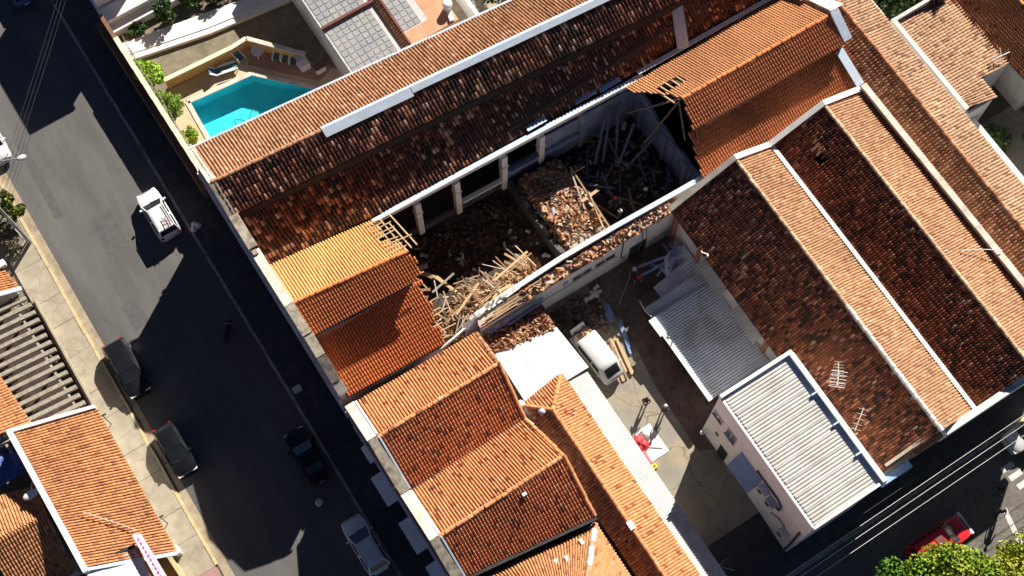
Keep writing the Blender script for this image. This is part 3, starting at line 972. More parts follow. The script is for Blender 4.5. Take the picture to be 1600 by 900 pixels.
for pts in (((3.7, 36.7, 6.05), (10.4, 35.9, 6.05), (10.4, 31.7, 9.28), (3.7, 32.4, 9.28)),
            ((3.7, 30.1, 8.5), (11.2, 29.75, 8.5), (11.2, 31.6, 9.3), (3.7, 32.4, 9.3)),
            ((3.7, 26.2, 5.55), (10.3, 25.95, 5.55), (10.9, 30.1, 6.85), (3.7, 30.3, 6.85)),
            ((33.0, 34.8, 6.15), (45.8, 34.9, 6.15), (45.8, 30.7, 9.15), (35.2, 31.0, 9.15)),
            ((33.8, 28.95, 8.35), (45.8, 28.65, 8.35), (45.8, 30.7, 9.15), (33.8, 31.0, 9.15)),
            ((33.0, 25.9, 6.13), (45.5, 25.9, 6.13), (45.8, 28.9, 7.18), (33.6, 29.1, 7.18))):
    mb = MB().slab(*pts, 0.08)
    obj("roof_boarding", mb, M_deck, Cc)
# exposed rafters and battens at the broken edges
for i, yy in enumerate(np.linspace(32.0, 35.6, 9)):
    z = 9.5 - (32.0 - yy) * -0.75
    x1 = rnd.uniform(11.6, 12.7)
    obj("batten", MB().beam((10.6, yy, z - 0.02), (x1, yy - rnd.uniform(0, .25), z - rnd.uniform(0, .35)), 0.07, 0.06), M_timber, Cc)
for i in range(4):
    x = 11.25 + i * 0.42
    obj("rafter", MB().beam((x, 31.6, 9.22), (x + rnd.uniform(-.1, .1), rnd.uniform(34.4, 35.9), 6.3 + rnd.uniform(0, .5)), 0.09, 0.12), M_timber, Cc)
for i, yy in enumerate(np.linspace(26.3, 31.2, 11)):
    z = 5.65 + (yy - 26.1) * 0.21 if yy < 30 else 8.4
    obj("batten", MB().beam((10.2, yy, z - 0.05), (rnd.uniform(11.4, 12.4), yy + rnd.gauss(0, .1), z - rnd.uniform(0, .3)), 0.07, 0.06), M_timber, Cc)
for i in range(5):
    x = 32.85 + i * 0.47
    obj("rafter", MB().beam((x, 33.45, 7.32), (x, 31.0, 9.1), 0.09, 0.12), M_timber, Cc)
for p, q in (((33.2, 31.0, 9.0), (32.6, 29.0, 7.0)), ((33.2, 31.0, 9.0), (30.6, 30.9, 5.4)), ((33.5, 29.2, 7.9), (33.0, 27.6, 6.3)), ((33.3, 31.1, 9.1), (31.0, 33.6, 5.2))):
    obj("rafter", MB().beam(p, q, 0.1, 0.13), M_timber2, Cc)
# walls
mb = MB()
mb.yprism([(36.85, 0), (36.85, 8.6), (32.4, 9.5), (30.2, 9.1), (30.2, 0)], 3.05, 3.45)
mb.yprism([(30.2, 0), (30.2, 9.15), (28.5, 8.85), (26.2, 6.75), (26.2, 0)], 3.05, 3.45)
obj('clerestory_wall', MB().box(3.45, 11.0, 30.15, 30.35, 0, 8.4), M_brownbrick, Cc)
mb.box(3.45, 10.9, 26.2, 26.45, 0, 5.5)
obj('clerestory_wall', MB().box(34.2, 45.8, 29.0, 29.2, 0, 8.3), M_brownbrick, Cc)
mb.box(34.2, 45.8, 26.15, 26.35, 0, 5.75)
mb.box(34.0, 45.8, 34.9, 35.08, 0, 6.1)
mb.yprism([(35.0, 0), (35.0, 6.4), (30.8, 9.4), (28.8, 8.3), (28.8, 7.2), (26.0, 6.3), (26.0, 0)], 45.75, 45.95)
obj("wall", mb, M_facade, Cc)
coping(Cc, [(37.3, 8.75), (36.0, 9.0), (32.4, 9.75), (30.1, 9.4)], 2.95, 3.6, 0.16, cm)
coping(Cc, [(30.05, 9.3), (28.5, 9.0)], 3.0, 3.65, 0.16, M_mossshade)
coping(Cc, [(28.45, 8.95), (26.9, 7.6)], 3.0, 3.65, 0.16, M_mossshade)
coping(Cc, [(26.85, 7.5), (26.15, 6.9)], 3.0, 3.7, 0.2, M_coping)
coping(Cc, [(35.3, 6.75), (33.2, 8.1)], 45.5, 46.4, 0.1, M_whitemetal, "gable_flashing")
coping(Cc, [(33.1, 8.05), (30.75, 9.75)], 45.9, 46.9, 0.1, M_whitemetal, "gable_flashing")
coping(Cc, [(30.7, 9.75), (28.65, 8.62)], 45.75, 46.45, 0.1, M_zinc, "gable_flashing")
coping(Cc, [(28.7, 7.6), (25.9, 6.8)], 45.3, 45.95, 0.1, M_zinc, "gable_flashing")
mb = MB().beam((3.7, 26.05, 5.62), (10.6, 25.8, 5.62), 0.12, 0.1)
obj("eave_gutter", mb, M_dark, Cc)
obj("eave_gutter", MB().beam((3.6, 29.98, 8.57), (10.9, 29.6, 8.57), 0.12, 0.1), M_dark, Cc)
# north wall of the fallen middle: top beam on pilasters
XN = [11.0, 33.5]
yN = lambda x: 35.95 - (x - 12) * 0.036
obj("wall_beam", MB().beam((11.2, yN(11.2) - 0.12, 6.0), (33.3, yN(33.3) - 0.12, 6.0), 0.3, 0.45), M_white, Cc)
for i, x in enumerate((14.6, 17.75, 21.6, 24.7, 28.1, 31.6)):
    mb = MB().box(x - 0.22, x + 0.22, yN(x) - 0.5, yN(x) - 0.05, 0.3, 5.78)
    mb.box(x - 0.3, x + 0.3, yN(x) - 0.56, yN(x) - 0.02, 4.1, 4.25)
    obj("pilaster", mb, M_white if i < 4 else M_shadeplaster, Cc, bevel=0.015)
for i, (xa, xb, zb, m_) in enumerate(((11.2, 14.4, 1.2, M_darkplaster), (14.8, 17.5, 1.0, M_darkplaster), (18.0, 21.4, 1.6, M_darkplaster), (21.8, 24.5, 3.0, M_shadeplaster), (24.9, 27.9, 5.2, M_shadeplaster), (28.3, 31.4, 5.4, M_shadeplaster), (31.8, 33.6, 5.5, M_shadeplaster))):
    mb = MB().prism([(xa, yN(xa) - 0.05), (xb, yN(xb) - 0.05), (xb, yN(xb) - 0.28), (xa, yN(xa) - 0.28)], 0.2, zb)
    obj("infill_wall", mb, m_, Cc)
for xa, xb, z in ((18.0, 21.4, 2.3), (21.9, 24.4, 3.1), (25.0, 27.9, 3.2)):
    obj("ledge", MB().prism([(xa, yN(xa) - 0.3), (xb, yN(xb) - 0.3), (xb, yN(xb) - 0.62), (xa, yN(xa) - 0.62)], z - .2, z), M_white if xa < 20 else M_shadeplaster, Cc)
# east cross wall and broken partition
mb = MB()
seg = [(35.0, 5.3), (33.6, 5.0), (32.3, 4.3), (31.6, 4.6), (30.2, 4.1), (29.2, 4.4), (28.2, 4.2), (26.8, 4.5)]
mb.yprism([(35.0, 0.2)] + seg + [(26.8, 0.2)], 32.75, 33.0)
for yy in (33.9, 30.9, 28.3):
    mb.box(32.55, 32.75, yy - .2, yy + .2, 0.2, 4.2)
obj("cross_wall", mb, M_shadeplaster, Cc)
for yy in np.linspace(27.3, 30.1, 5):
    obj("wall_panel", MB().box(32.66, 32.745, yy - 0.26, yy + 0.26, 2.0, 3.9), M_shadeplaster, Cc)
mb = MB()
prof = [(35.2, 1.1)]
for yy in np.linspace(35.0, 27.6, 22):
    prof.append((yy, 1.75 + 0.25 * math.sin(yy * 2.3) + rnd.uniform(-.15, .15) + (0.5 if yy < 29.5 else 0)))
mb.yprism([(35.2, 0.1)] + prof + [(27.6, 0.1)], 21.75, 22.1)
obj("broken_partition", mb, M_darkplaster, Cc)
# south wall with its white capping, drooping at the west end
top = [(10.6, 25.95, 4.7), (11.6, 25.98, 5.05), (12.7, 26.15, 5.15), (13.7, 26.35, 5.75), (15.6, 26.42, 5.85), (17.2, 26.5, 6.05), (20.8, 26.62, 6.08), (25, 26.55, 6.08), (29.5, 26.4, 6.05), (33.2, 26.3, 6.05)]
for i, (p, q) in enumerate(zip(top[:-1], top[1:])):
    wd = 0.16 if i < 2 else (0.42 if i < 5 else 0.34)
    obj("wall_cap", MB().beam(p, q, wd, 0.12, roll=(0.5 if i < 2 else 0.0)), M_white if i < 7 else M_zinc, Cc)
mb = MB()
for p, q in zip(top[2:-1], top[3:]):
    mb.prism([(p[0], p[1] + 0.12), (q[0], q[1] + 0.12), (q[0], q[1] - 0.14), (p[0], p[1] - 0.14)], 0.1, [p[2] - 0.1, q[2] - 0.1, q[2] - 0.1, p[2] - 0.1])
obj("south_wall", mb, M_plaster, Cc)
for i in range(9):
    t = i / 8
    x = 13.2 + t * 3.4
    obj("cap_fragment", MB().beam((x, 26.3 + t * .15 + rnd.gauss(0, .12), 5.85 + t * .15), (x + rnd.uniform(.3, .6), 26.4 + t * .15 + rnd.gauss(0, .15), 5.95 + t * .15 + rnd.uniform(-.1, .2)), rnd.uniform(.1, .25), 0.06), M_white, Cc)
# courtyard side: low lean-to below the wall, tile remains on it
mb = MB()
mb.box(13.6, 30.0, 25.55, 25.8, 0.2, 5.5)
obj("courtyard_wall", mb, M_white, Cc)
obj("eave_board", MB().beam((13.5, 25.5, 5.5), (30.0, 25.5, 5.5), 0.1, 0.22), M_brownbrick, Cc)
mb = MB().slab((13.5, 25.45, 5.55), (30.1, 25.45, 5.55), (30.1, 26.25, 5.8), (13.5, 26.25, 5.7), 0.1)
obj("lean_to_roof", mb, M_coping, Cc)
def ledge_pos():
    x = rnd.uniform(17.0, 30.0)
    t = rnd.random()
    return x, 25.5 + t * 0.7, 5.62 + t * 0.22
shards("tile_remains", ledge_pos, 250, Cc)
for i in range(16):
    x = rnd.uniform(13.6, 17.5)
    t = rnd.random()
    L = rnd.uniform(1.0, 2.6)
    obj("lath", MB().beam((x, 25.5 + t * .65, 5.68 + t * .2), (x + L, 25.56 + t * .65, 5.7 + t * .2), 0.07, 0.05), M_timber if i % 3 else M_timber2, Cc)
for x0, x1, z0, z1 in ((21.1, 22.6, 3.4, 4.0), (23.0, 24.6, 3.4, 4.0)):
    w_ = obj("window", MB().box(x0, x1, 25.5, 25.56, z0, z1), M_glass, Cc)
    mb = MB()
    mb.box(x0 - .07, x1 + .07, 25.47, 25.56, z0 - .07, z0).box(x0 - .07, x1 + .07, 25.47, 25.56, z1, z1 + .07)
    mb.box(x0 - .07, x0, 25.47, 25.56, z0, z1).box(x1, x1 + .07, 25.47, 25.56, z0, z1).box((x0 + x1) / 2 - .03, (x0 + x1) / 2 + .03, 25.48, 25.56, z0, z1)
    obj("frame", mb, M_plaster, w_)
obj("electric_box", MB().box(20.3, 20.7, 25.4, 25.56, 3.6, 4.1), M_zinc, Cc, bevel=0.02)
obj("door", MB().box(26.0, 27.4, 25.49, 25.56, 0.6, 2.9), M_dark, Cc)
obj("ledge", MB().box(18.4, 24.8, 25.46, 25.56, 3.02, 3.1), M_plaster, Cc)
obj("wall_pipe", MB().path([(25.2, 25.45, 5.4), (25.2, 25.45, 2.4), (25.9, 25.42, 1.0)], 0.04), M_dark, Cc)
obj("hanging_cable", MB().path([(27.6, 26.2, 6.2), (27.0, 25.9, 5.6), (26.7, 25.2, 4.6), (26.2, 24.9, 3.2)], 0.03), M_dark, Cc)
obj("hanging_cable", MB().path([(27.7, 26.2, 6.2), (27.2, 25.6, 5.3), (26.9, 25.0, 4.0), (26.7, 24.8, 3.0)], 0.03), M_dark, Cc)

# floor and rubble of the ruin
def hp(x, y):
    """height of the heaps"""
    h = 0.15 + 0.3 * np.clip((x - 21.8) / 0.4, 0, 1)
    h += 2.0 * np.clip(1 - abs(y - 30.2) / 5.2, 0, 1) ** 0.35 * np.clip((x - 22.05) / 0.5, 0, 1) * np.clip((26.2 - x) / 0.6, 0, 1)
    h += 1.1 * np.exp(-(((x - 13.8) / 2.6) ** 2 + ((y - 28.2) / 1.8) ** 2))
    h += 0.9 * np.exp(-(((x - 18.2) / 2.4) ** 2 + ((y - 28.0) / 1.5) ** 2))
    h += 0.6 * np.exp(-(((x - 29.5) / 2.0) ** 2 + ((y - 30.5) / 2.5) ** 2))
    h += 0.16 * np.sin(x * 2.1 + y) * np.sin(y * 1.7 - x * .6)
    return h


gxs, gys = np.linspace(10.6, 33.0, 90), np.linspace(26.4, 35.9, 40)
GX, GY = np.meshgrid(gxs, gys, indexing='ij')
GZ = hp(GX, GY) + rng.normal(0, 0.05, GX.shape)
V = np.stack([GX, GY, GZ], -1).reshape(-1, 3)
ii, jj = np.meshgrid(np.arange(89), np.arange(39), indexing='ij')
b_ = (ii * 40 + jj).ravel()
me = np_mesh("rubble_floor", V, np.stack([b_, b_ + 40, b_ + 41, b_ + 1], 1))
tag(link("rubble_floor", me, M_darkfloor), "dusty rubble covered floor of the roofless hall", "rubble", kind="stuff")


def heap(x0, x1, y0, y1, dz=0.05):
    def f():
        x, y = rnd.uniform(x0, x1), rnd.uniform(y0, y1)
        return x, y, float(hp(x, y)) + rnd.uniform(0.0, 0.16) + dz
    return f


o = shards("tile_rubble", heap(22.2, 26.1, 26.9, 34.6), 2300, label="sunlit heap of broken orange roof tiles in the middle of the ruin")
o["category"] = "rubble"
o = shards("tile_rubble", heap(11.2, 20.5, 26.6, 29.7), 1700, cols=((0.42, 0.21, 0.11), (0.30, 0.14, 0.08), (0.5, 0.3, 0.17)), label="broken tiles scattered under the fallen timbers by the new roof")
o["category"] = "rubble"
o = shards("tile_rubble", heap(11.5, 21.6, 30.6, 35.2, 0), 500, cols=((0.13, 0.06, 0.04), (0.08, 0.05, 0.035)), label="dark broken tiles on the shaded floor below the pilasters")  # tile colours darkened to paint in the shade here
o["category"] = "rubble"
o = shards("tile_rubble", heap(26.4, 32.4, 26.8, 34.6, 0), 420, cols=((0.16, 0.11, 0.10), (0.2, 0.2, 0.26), (0.10, 0.08, 0.08)), label="grey and dark debris on the shaded floor by the cross wall")
o["category"] = "rubble"

def lump_pos():
    x, y = (rnd.uniform(22.3, 26), rnd.uniform(27, 34)) if rnd.random() < .45 else (rnd.uniform(11.5, 32), rnd.uniform(26.8, 34.8))
    return x, y, float(hp(x, y)) + rnd.uniform(0.05, 0.25)
o = shards("plaster_rubble", lump_pos, 260, cols=((0.5, 0.48, 0.45), (0.4, 0.36, 0.32), (0.3, 0.28, 0.27)), size=(.2, .7), label="pale plaster lumps strewn through the debris of the roofless hall")
o["category"] = "rubble"
# fallen timbers: each one a thing
def timber(p, q, w, m, label, group, name="roof_timber", h=None):
    if m is M_timber:
        m = rnd.choice((M_timber, M_timber, M_timber3, M_timber4))
        if rnd.random() < .15:
            w, h = w * 2.2, w * .4
    mb = MB().beam(p, q, w, h or w * 0.8, roll=rnd.uniform(-.4, .4))
    return obj(name, mb, m, label=label, cat="timber", group=group)


LBL = "pale roof timber lying lengthwise along the tangle next to the new orange roof"
# long purlins and rafters of the tangle, roughly crossing
for i in range(15):
    x = 11.6 + rnd.random() * 5.6
    yv = 27.2 + rnd.random() * 1.6
    L = rnd.uniform(1.8, 3.6)
    a = math.radians(rnd.choice((4, 12, 24, -14)) + rnd.gauss(0, 11))
    z = 2.0 + rnd.uniform(0, 0.8) + 0.02 * i
    timber((x, yv, z), (x + L * math.cos(a), yv + L * math.sin(a), z + rnd.uniform(-.5, .4)), rnd.uniform(0.07, 0.11), M_timber, LBL, "tangled timbers by the west roof")
LBL = "roof timber pointing crosswise out of the tangle towards the shade, by the orange roof"
for i in range(30):
    x = 11.8 + rnd.random() * 5.2
    yv = 30.2 - rnd.random() * 1.0
    L = rnd.uniform(1.4, 3.0)
    a = math.radians(-75 + rnd.gauss(0, 32))
    z = 1.7 + rnd.uniform(0, 1.0)
    timber((x, yv, z + 0.5), (x + L * math.cos(a), yv + L * math.sin(a), z - rnd.uniform(0, .5)), rnd.uniform(0.05, 0.10), (M_timber if i % 4 else M_timber2), LBL, "crosswise timbers of the tangle")
for i in range(14):
    x = 11.0 + rnd.random() * 1.4
    yv = 26.4 + rnd.random() * 5
    a = rnd.uniform(0, 3.14)
    L = rnd.uniform(.6, 1.5)
    z = 3.9 + rnd.uniform(-1.2, .6)
    timber((x, yv, z), (x + L * math.cos(a), yv + L * math.sin(a), z + rnd.uniform(-.6, .4)), 0.08, M_timber, "short broken batten end hanging at the torn edge of the orange roof", "broken batten ends at the west roof edge")
P3 = [((12.2, 32.9, 1.8), (13.3, 32.4, 2.2)), ((12.3, 32.8, 2.0), (13.6, 31.2, 1.7)), ((13.3, 31.6, 1.9), (14.1, 29.6, 1.7)), ((12.6, 30.6, 1.9), (14.6, 30.9, 2.2)), ((13.5, 31.5, 1.8), (14.6, 28.4, 1.6)), ((14.8, 29.9, 2.7), (15.0, 27.0, 2.9))]
for p, q in P3:
    timber(p, q, 0.14, M_timber, "thicker pale timber jutting up out of the tangle into the shade", "thick timbers of the tangle")
for i in range(7):
    x = 17.6 + i * 0.33
    timber((x, 30.6 + rnd.gauss(0, .3), 1.3), (x + 0.5 + rnd.gauss(0, .15), 28.6 + rnd.gauss(0, .3), 1.55), 0.08, M_timber, "thin rafter sloping out of the shadow beside the white wall cap", "thin rafters beside the wall cap")
for p, q in (((25.9, 33.1, 2.9), (25.65, 27.4, 3.0)), ((25.75, 32.8, 2.95), (25.0, 29.8, 2.75)), ((25.1, 30.4, 2.85), (26.6, 30.5, 2.9)), ((25.9, 30.7, 3.0), (25.3, 27.9, 2.8)), ((26.0, 32.6, 2.8), (26.9, 32.7, 2.6))):
    timber(p, q, 0.11, M_timber, "pale purlin along the right edge of the sunlit tile heap", "purlins at the edge of the tile heap")
for i in range(26):
    x, yv = rnd.uniform(26.6, 31.8), rnd.uniform(27.4, 34.4)
    L = rnd.uniform(1.0, 2.8)
    a = rnd.uniform(0, 3.14)
    z = float(hp(x, yv)) + 0.3 + rnd.random() * 0.9
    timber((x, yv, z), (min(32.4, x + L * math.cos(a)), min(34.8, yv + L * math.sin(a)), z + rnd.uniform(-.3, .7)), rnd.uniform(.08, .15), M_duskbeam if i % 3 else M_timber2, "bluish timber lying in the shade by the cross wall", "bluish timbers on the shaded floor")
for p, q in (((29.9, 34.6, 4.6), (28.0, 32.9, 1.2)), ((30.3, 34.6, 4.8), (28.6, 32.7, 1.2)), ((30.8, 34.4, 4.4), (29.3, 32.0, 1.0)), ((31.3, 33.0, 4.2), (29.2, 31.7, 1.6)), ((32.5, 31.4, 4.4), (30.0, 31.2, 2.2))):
    timber(p, q, 0.18, M_duskbeam, "long bluish beam leaning on the walls of the ruin", "bluish beams leaning on the walls", h=0.12)

# ------------------------------------------------------------------ street row with two small gables (south of the ruin)
D = thing("row_building", "low building of two tiled gables beside the street, under white coping", "building", (8, 18.5, 0))
roof_tiles("d", D, (3.75, 25.55, 5.6), (13.0, 25.35, 5.6), (12.95, 22.27, 7.3), (3.75, 22.32, 7.3), T_ROW, 0.215, 0.32, patch=0.05)
roof_tiles("d", D, (3.75, 18.55, 5.8), (12.6, 18.55, 5.8), (12.95, 22.27, 7.3), (3.75, 22.32, 7.3), T_ROWS, 0.215, 0.32, patch=0.05)
roof_tiles("d", D, (3.75, 18.5, 5.8), (12.6, 18.5, 5.8), (13.15, 14.82, 7.3), (3.75, 14.72, 7.3), T_ROW, 0.215, 0.32, patch=0.05)
roof_tiles("d", D, (3.75, 11.9, 5.8), (12.9, 10.65, 5.8), (13.15, 14.82, 7.3), (3.75, 14.72, 7.3), T_ROWS, 0.215, 0.32, patch=0.05)
ridge(D, [(3.75, 22.32, 7.3), (12.95, 22.27, 7.3)], T_ROW)
ridge(D, [(3.75, 14.72, 7.3), (13.15, 14.82, 7.3)], T_ROW)
obj("valley_gutter", MB().beam((3.75, 18.52, 5.83), (12.6, 18.52, 5.83), 0.16, 0.04), M_dark, D)
obj("eave_gutter", MB().beam((3.75, 11.8, 5.8), (12.95, 10.52, 5.8), 0.2, 0.14), M_dark, D)
mb = MB()
mb.yprism([(25.5, 0), (25.5, 5.5), (22.3, 7.0), (18.5, 5.65), (14.7, 7.0), (11.8, 5.7), (11.8, 0)], 3.05, 3.5)
mb.yprism([(25.3, 0), (25.3, 5.45), (22.25, 6.95), (18.5, 5.6), (14.8, 6.95), (10.7, 5.65), (10.7, 0)], 12.5, 12.75)
mb.box(3.5, 12.6, 25.1, 25.35, 0, 5.4)
obj("wall", mb, M_facade, D)
coping(D, [(25.6, 6.0), (22.35, 7.75)], 3.0, 3.7, 0.18, M_coping)
coping(D, [(22.3, 7.75), (18.55, 6.2)], 3.05, 3.75, 0.18, M_mossshade)
coping(D, [(18.5, 6.2), (14.75, 7.75)], 3.05, 3.75, 0.18, M_coping)
coping(D, [(14.7, 7.75), (11.7, 6.2)], 3.05, 3.75, 0.18, M_mossshade)
for ya, za, yb, zb in ((25.5, 5.95, 22.4, 7.62), (18.4, 6.05, 14.8, 7.62)):
    obj("flashing", MB().beam((3.8, ya, za + 0.1), (3.8, yb, zb + 0.1), 0.14, 0.1), M_whitemetal, D)
for ya, za, yb, zb in ((22.2, 7.62, 18.6, 6.05), (14.6, 7.6, 11.8, 6.1)):
    obj("flashing", MB().beam((3.82, ya, za + 0.1), (3.82, yb, zb + 0.1), 0.12, 0.1), M_zinc, D)
verge = ridge(D, [(12.95, 22.27, 7.32), (12.6, 18.55, 5.85)], T_ROW, name="verge_tiles")
ridge(D, [(12.95, 22.27, 7.32), (13.05, 25.3, 5.66)], T_OLDN, name="verge_tiles")
ridge(D, [(13.15, 14.82, 7.32), (12.6, 18.5, 5.85)], T_ROW, name="verge_tiles")
ridge(D, [(13.15, 14.82, 7.32), (12.9, 10.7, 5.85)], T_ROW, name="verge_tiles")
obj("broken_roof_tile", MB().box(9.55, 9.85, 14.0, 14.2, 7.3, 7.38), M_whiteplastic, D)
# facade mouldings shared along the street
mb = MB()
for z0, z1, x in ((5.0, 5.16, 2.86), (1.0, 1.08, 2.9)):
    mb.box(x, 3.06, 11.8, 25.5, z0, z1)
obj("facade_moulding", mb, M_white, D)
mb = MB().box(2.98, 3.06, 11.8, 25.5, 0.1, 0.98)
obj("plinth", mb, M_wine, D)
obj("facade_band", MB().box(2.97, 3.06, 11.8, 25.5, 5.17, 5.9), M_wine, D)
for yw in (23.6, 21.9, 19.6, 16.3, 13.2):
    w_ = obj("window", MB().box(3.0, 3.07, yw - .55, yw + .55, 1.5, 2.9), M_glass, D)
    obj("frame", MB().box(2.96, 3.06, yw - .65, yw - .55, 1.4, 3.0).box(2.96, 3.06, yw + .55, yw + .65, 1.4, 3.0).box(2.96, 3.06, yw - .55, yw + .55, 2.9, 3.0).box(2.94, 3.06, yw - .55, yw + .55, 1.4, 1.5), M_white, w_)
for t_, ys in ((Cc, (26.2, 36.8)), (A, (36.9, 46.1))):
    mb = MB()
    mb.box(2.82, 3.06, ys[0], ys[1], 5.0, 5.18).box(2.9, 3.06, ys[0], ys[1], 5.4, 5.5).box(2.9, 3.06, ys[0], ys[1], 1.0, 1.08)
    obj("facade_moulding", mb, M_white, t_)
    obj("plinth", MB().box(2.98, 3.06, ys[0], ys[1], 0.1, 0.98), M_wine, t_)
    for k in range(4):
        yw = ys[0] + (k + .5) * (ys[1] - ys[0]) / 4
        w_ = obj("window", MB().box(3.0, 3.07, yw - .5, yw + .5, 1.7, 3.4), M_glass, t_)
        obj("frame", MB().box(2.96, 3.06, yw - .6, yw - .5, 1.6, 3.5).box(2.96, 3.06, yw + .5, yw + .6, 1.6, 3.5).box(2.96, 3.06, yw - .5, yw + .5, 3.4, 3.5).box(2.94, 3.06, yw - .5, yw + .5, 1.6, 1.7), M_white, w_)
# white door canopies over the sidewalk
for i, (ya, yb, lb) in enumerate(((18.95, 21.2, "upper white canopy on the street facade, farthest from the white hatchback"), (15.2, 17.6, "middle white canopy on the street facade, right of the white hatchback"), (11.6, 14.2, "lowest white canopy on the street facade, cut by the frame"))):
    t = thing("door_canopy", lb, "canopy", (3.0, (ya + yb) / 2, 3.2), 0, "white canopies on the street facade")
    sheets(t, (2.05, ya, 3.1), (2.05, yb, 3.1), (3.02, yb, 3.35), (3.02, ya, 3.35), 2, M_whitemetal, 0.28, 0.015, name="canopy_sheet")
    for yy in (ya + .12, yb - .12):
        obj("bracket", MB().beam((2.1, yy, 3.05), (3.04, yy, 2.7), 0.05), M_dark, t)
t = thing("door_canopy", "small pale canopy high on the street facade by the first gable", "canopy", (3.0, 22.9, 3.0), 0, "white canopies on the street facade")
sheets(t, (2.55, 22.1, 2.95), (2.55, 23.4, 2.95), (3.02, 23.4, 3.1), (3.02, 22.1, 3.1), 1, M_whitemetal, 0.28, 0.015, name="canopy_sheet")
obj("bracket", MB().beam((2.6, 22.7, 2.9), (3.04, 22.7, 2.6), 0.05), M_dark, t)

# ------------------------------------------------------------------ narrow wing between the row and the courtyard
E = thing("narrow_wing", "long narrow tiled wing with hipped end beside the courtyard", "building", (15, 11, 0))
mEe = lambda x, y: (y < 19.95 - 0.0 * x) & ((x - 14.4) > (y - 17.95) * 1.0)
roof_tiles("e", E, (16.6, -2.0, 5.0), (16.5, 19.95, 5.0), (14.4, 19.95, 6.25), (14.45, -2.0, 6.25), T_ROW, 0.21, 0.32, mask=lambda x, y: (x - 14.38) >= (y - 17.95) * 1.02)
roof_tiles("w", E, (13.1, -2.0, 5.35), (13.15, 19.5, 5.35), (14.4, 19.5, 6.25), (14.45, -2.0, 6.25), T_LONGW, 0.21, 0.32, mask=lambda x, y: (14.38 - x) >= (y - 17.95) * 0.82, patch=0.1)
roof_tiles("n", E, (12.9, 19.6, 5.1), (16.5, 20.05, 5.0), (16.5, 17.95, 6.25), (12.9, 17.95, 6.25), T_ROW, 0.21, 0.32, mask=lambda x, y: ((x - 14.38) < (y - 17.95) * 1.02) & ((14.38 - x) < (y - 17.95) * 0.82))
for pts in (((16.5, -2, 4.93), (16.5, 18.2, 4.93), (14.45, 17.8, 6.15), (14.45, -2, 6.15)), ((13.15, 18.6, 5.2), (13.15, -2, 5.2), (14.42, -2, 6.12), (14.42, 17.8, 6.12))):
    obj("roof_boarding", MB().slab(*pts, 0.06), M_deck, E)
ridge(E, [(14.45, -2.0, 6.27), (14.4, 17.95, 6.27)], T_ROW)
ridge(E, [(14.4, 17.95, 6.27), (16.4, 19.95, 5.05)], T_ROW, name="hip_tiles")
ridge(E, [(14.4, 17.95, 6.27), (12.95, 19.6, 5.2)], T_ROW, name="hip_tiles")
obj("wall", MB().box(13.2, 16.4, -2, 19.5, 0, 4.8), M_plaster, E)
t = thing("strip_roof", "pale corrugated strip roof along the courtyard side of the narrow wing", "roof", (17.3, 10, 4.6))
for i in range(19):
    ya = 19.25 - i * 1.15
    xo = 18.1
    sheets(t, (xo, ya - 1.15, 4.55), (xo, ya, 4.55), (16.55, ya, 4.95), (16.55, ya - 1.15, 4.95), 1, M_strip, 0.19, 0.03)
mb = MB()
for i in range(8):
    mb.beam((17.95, 18.8 - i * 3, 0.1), (17.95, 18.8 - i * 3, 4.5), 0.12)
mb.beam((17.95, -2.5, 4.45), (17.95, 19.2, 4.45), 0.1, 0.14)
obj("post_frame", mb, M_dark, t)
obj("chimney_pot", MB().box(13.6, 13.95, 18.1, 18.45, 5.6, 6.15).dome((13.77, 18.27, 6.15), .2, .2, .15), M_zinc, E)
obj("white_patch_tile", MB().box(14.25, 14.65, 8.6, 9.2, 6.4, 6.46), M_whiteplastic, E)
obj("white_patch_tile", MB().dome((12.98, 19.62, 5.35), .28, .28, .2), M_whiteplastic, E)
# hipped roof at the bottom edge
Hh = thing("hipped_house", "small hipped tile roof with patched white ridge at the bottom edge", "house", (9, 5, 0))
roof_tiles("h", Hh, (3.8, 11.5, 5.3), (12.75, 10.3, 5.3), (10.2, 7.6, 6.6), (5.0, 8.3, 6.6), T_HOUSE, 0.215, 0.33, mask=lambda x, y: y > 8.0 - (x - 8) * 0.0 - np.where(x > 10.2, (10.2 - x) * 1.05, 0) * 1.0 - 0.4)
roof_tiles("h", Hh, (12.75, -2, 5.3), (12.75, 10.3, 5.3), (10.2, 7.6, 6.6), (10.2, -2, 6.6), T_HOUSE, 0.215, 0.33)
roof_tiles("h", Hh, (3.8, -2, 5.3), (3.8, 11.5, 5.3), (10.2, 7.6, 6.6), (10.2, -2, 6.6), T_HOUSE, 0.215, 0.33, mask=lambda x, y: y < 8.2)
ridge(Hh, [(12.72, 10.3, 5.35), (10.2, 7.6, 6.65)], dict(base=[(0.75, 0.72, 0.68), (0.55, 0.38, 0.24), (0.5, 0.26, 0.14)], w=[0.4, 0.3, 0.3], var=0.05), r=0.19, name="hip_tiles")
ridge(Hh, [(10.2, -2, 6.65), (10.2, 7.6, 6.65)], T_HOUSE)
obj("wall", MB().box(4, 12.5, -2, 10.2, 0, 5.2), M_plaster, Hh)
for x, yv in ((11.3, 9.8), (9.2, 9.6), (11.0, 7.0), (9.9, 9.4)):
    zz = 5.3 + 1.3 * min(1, (10.4 - yv) / 2.8) + 0.12
    obj("white_patch_tile", MB().box(x - .12, x + .12, yv - .2, yv + .2, zz, zz + 0.06), M_whiteplastic, Hh)

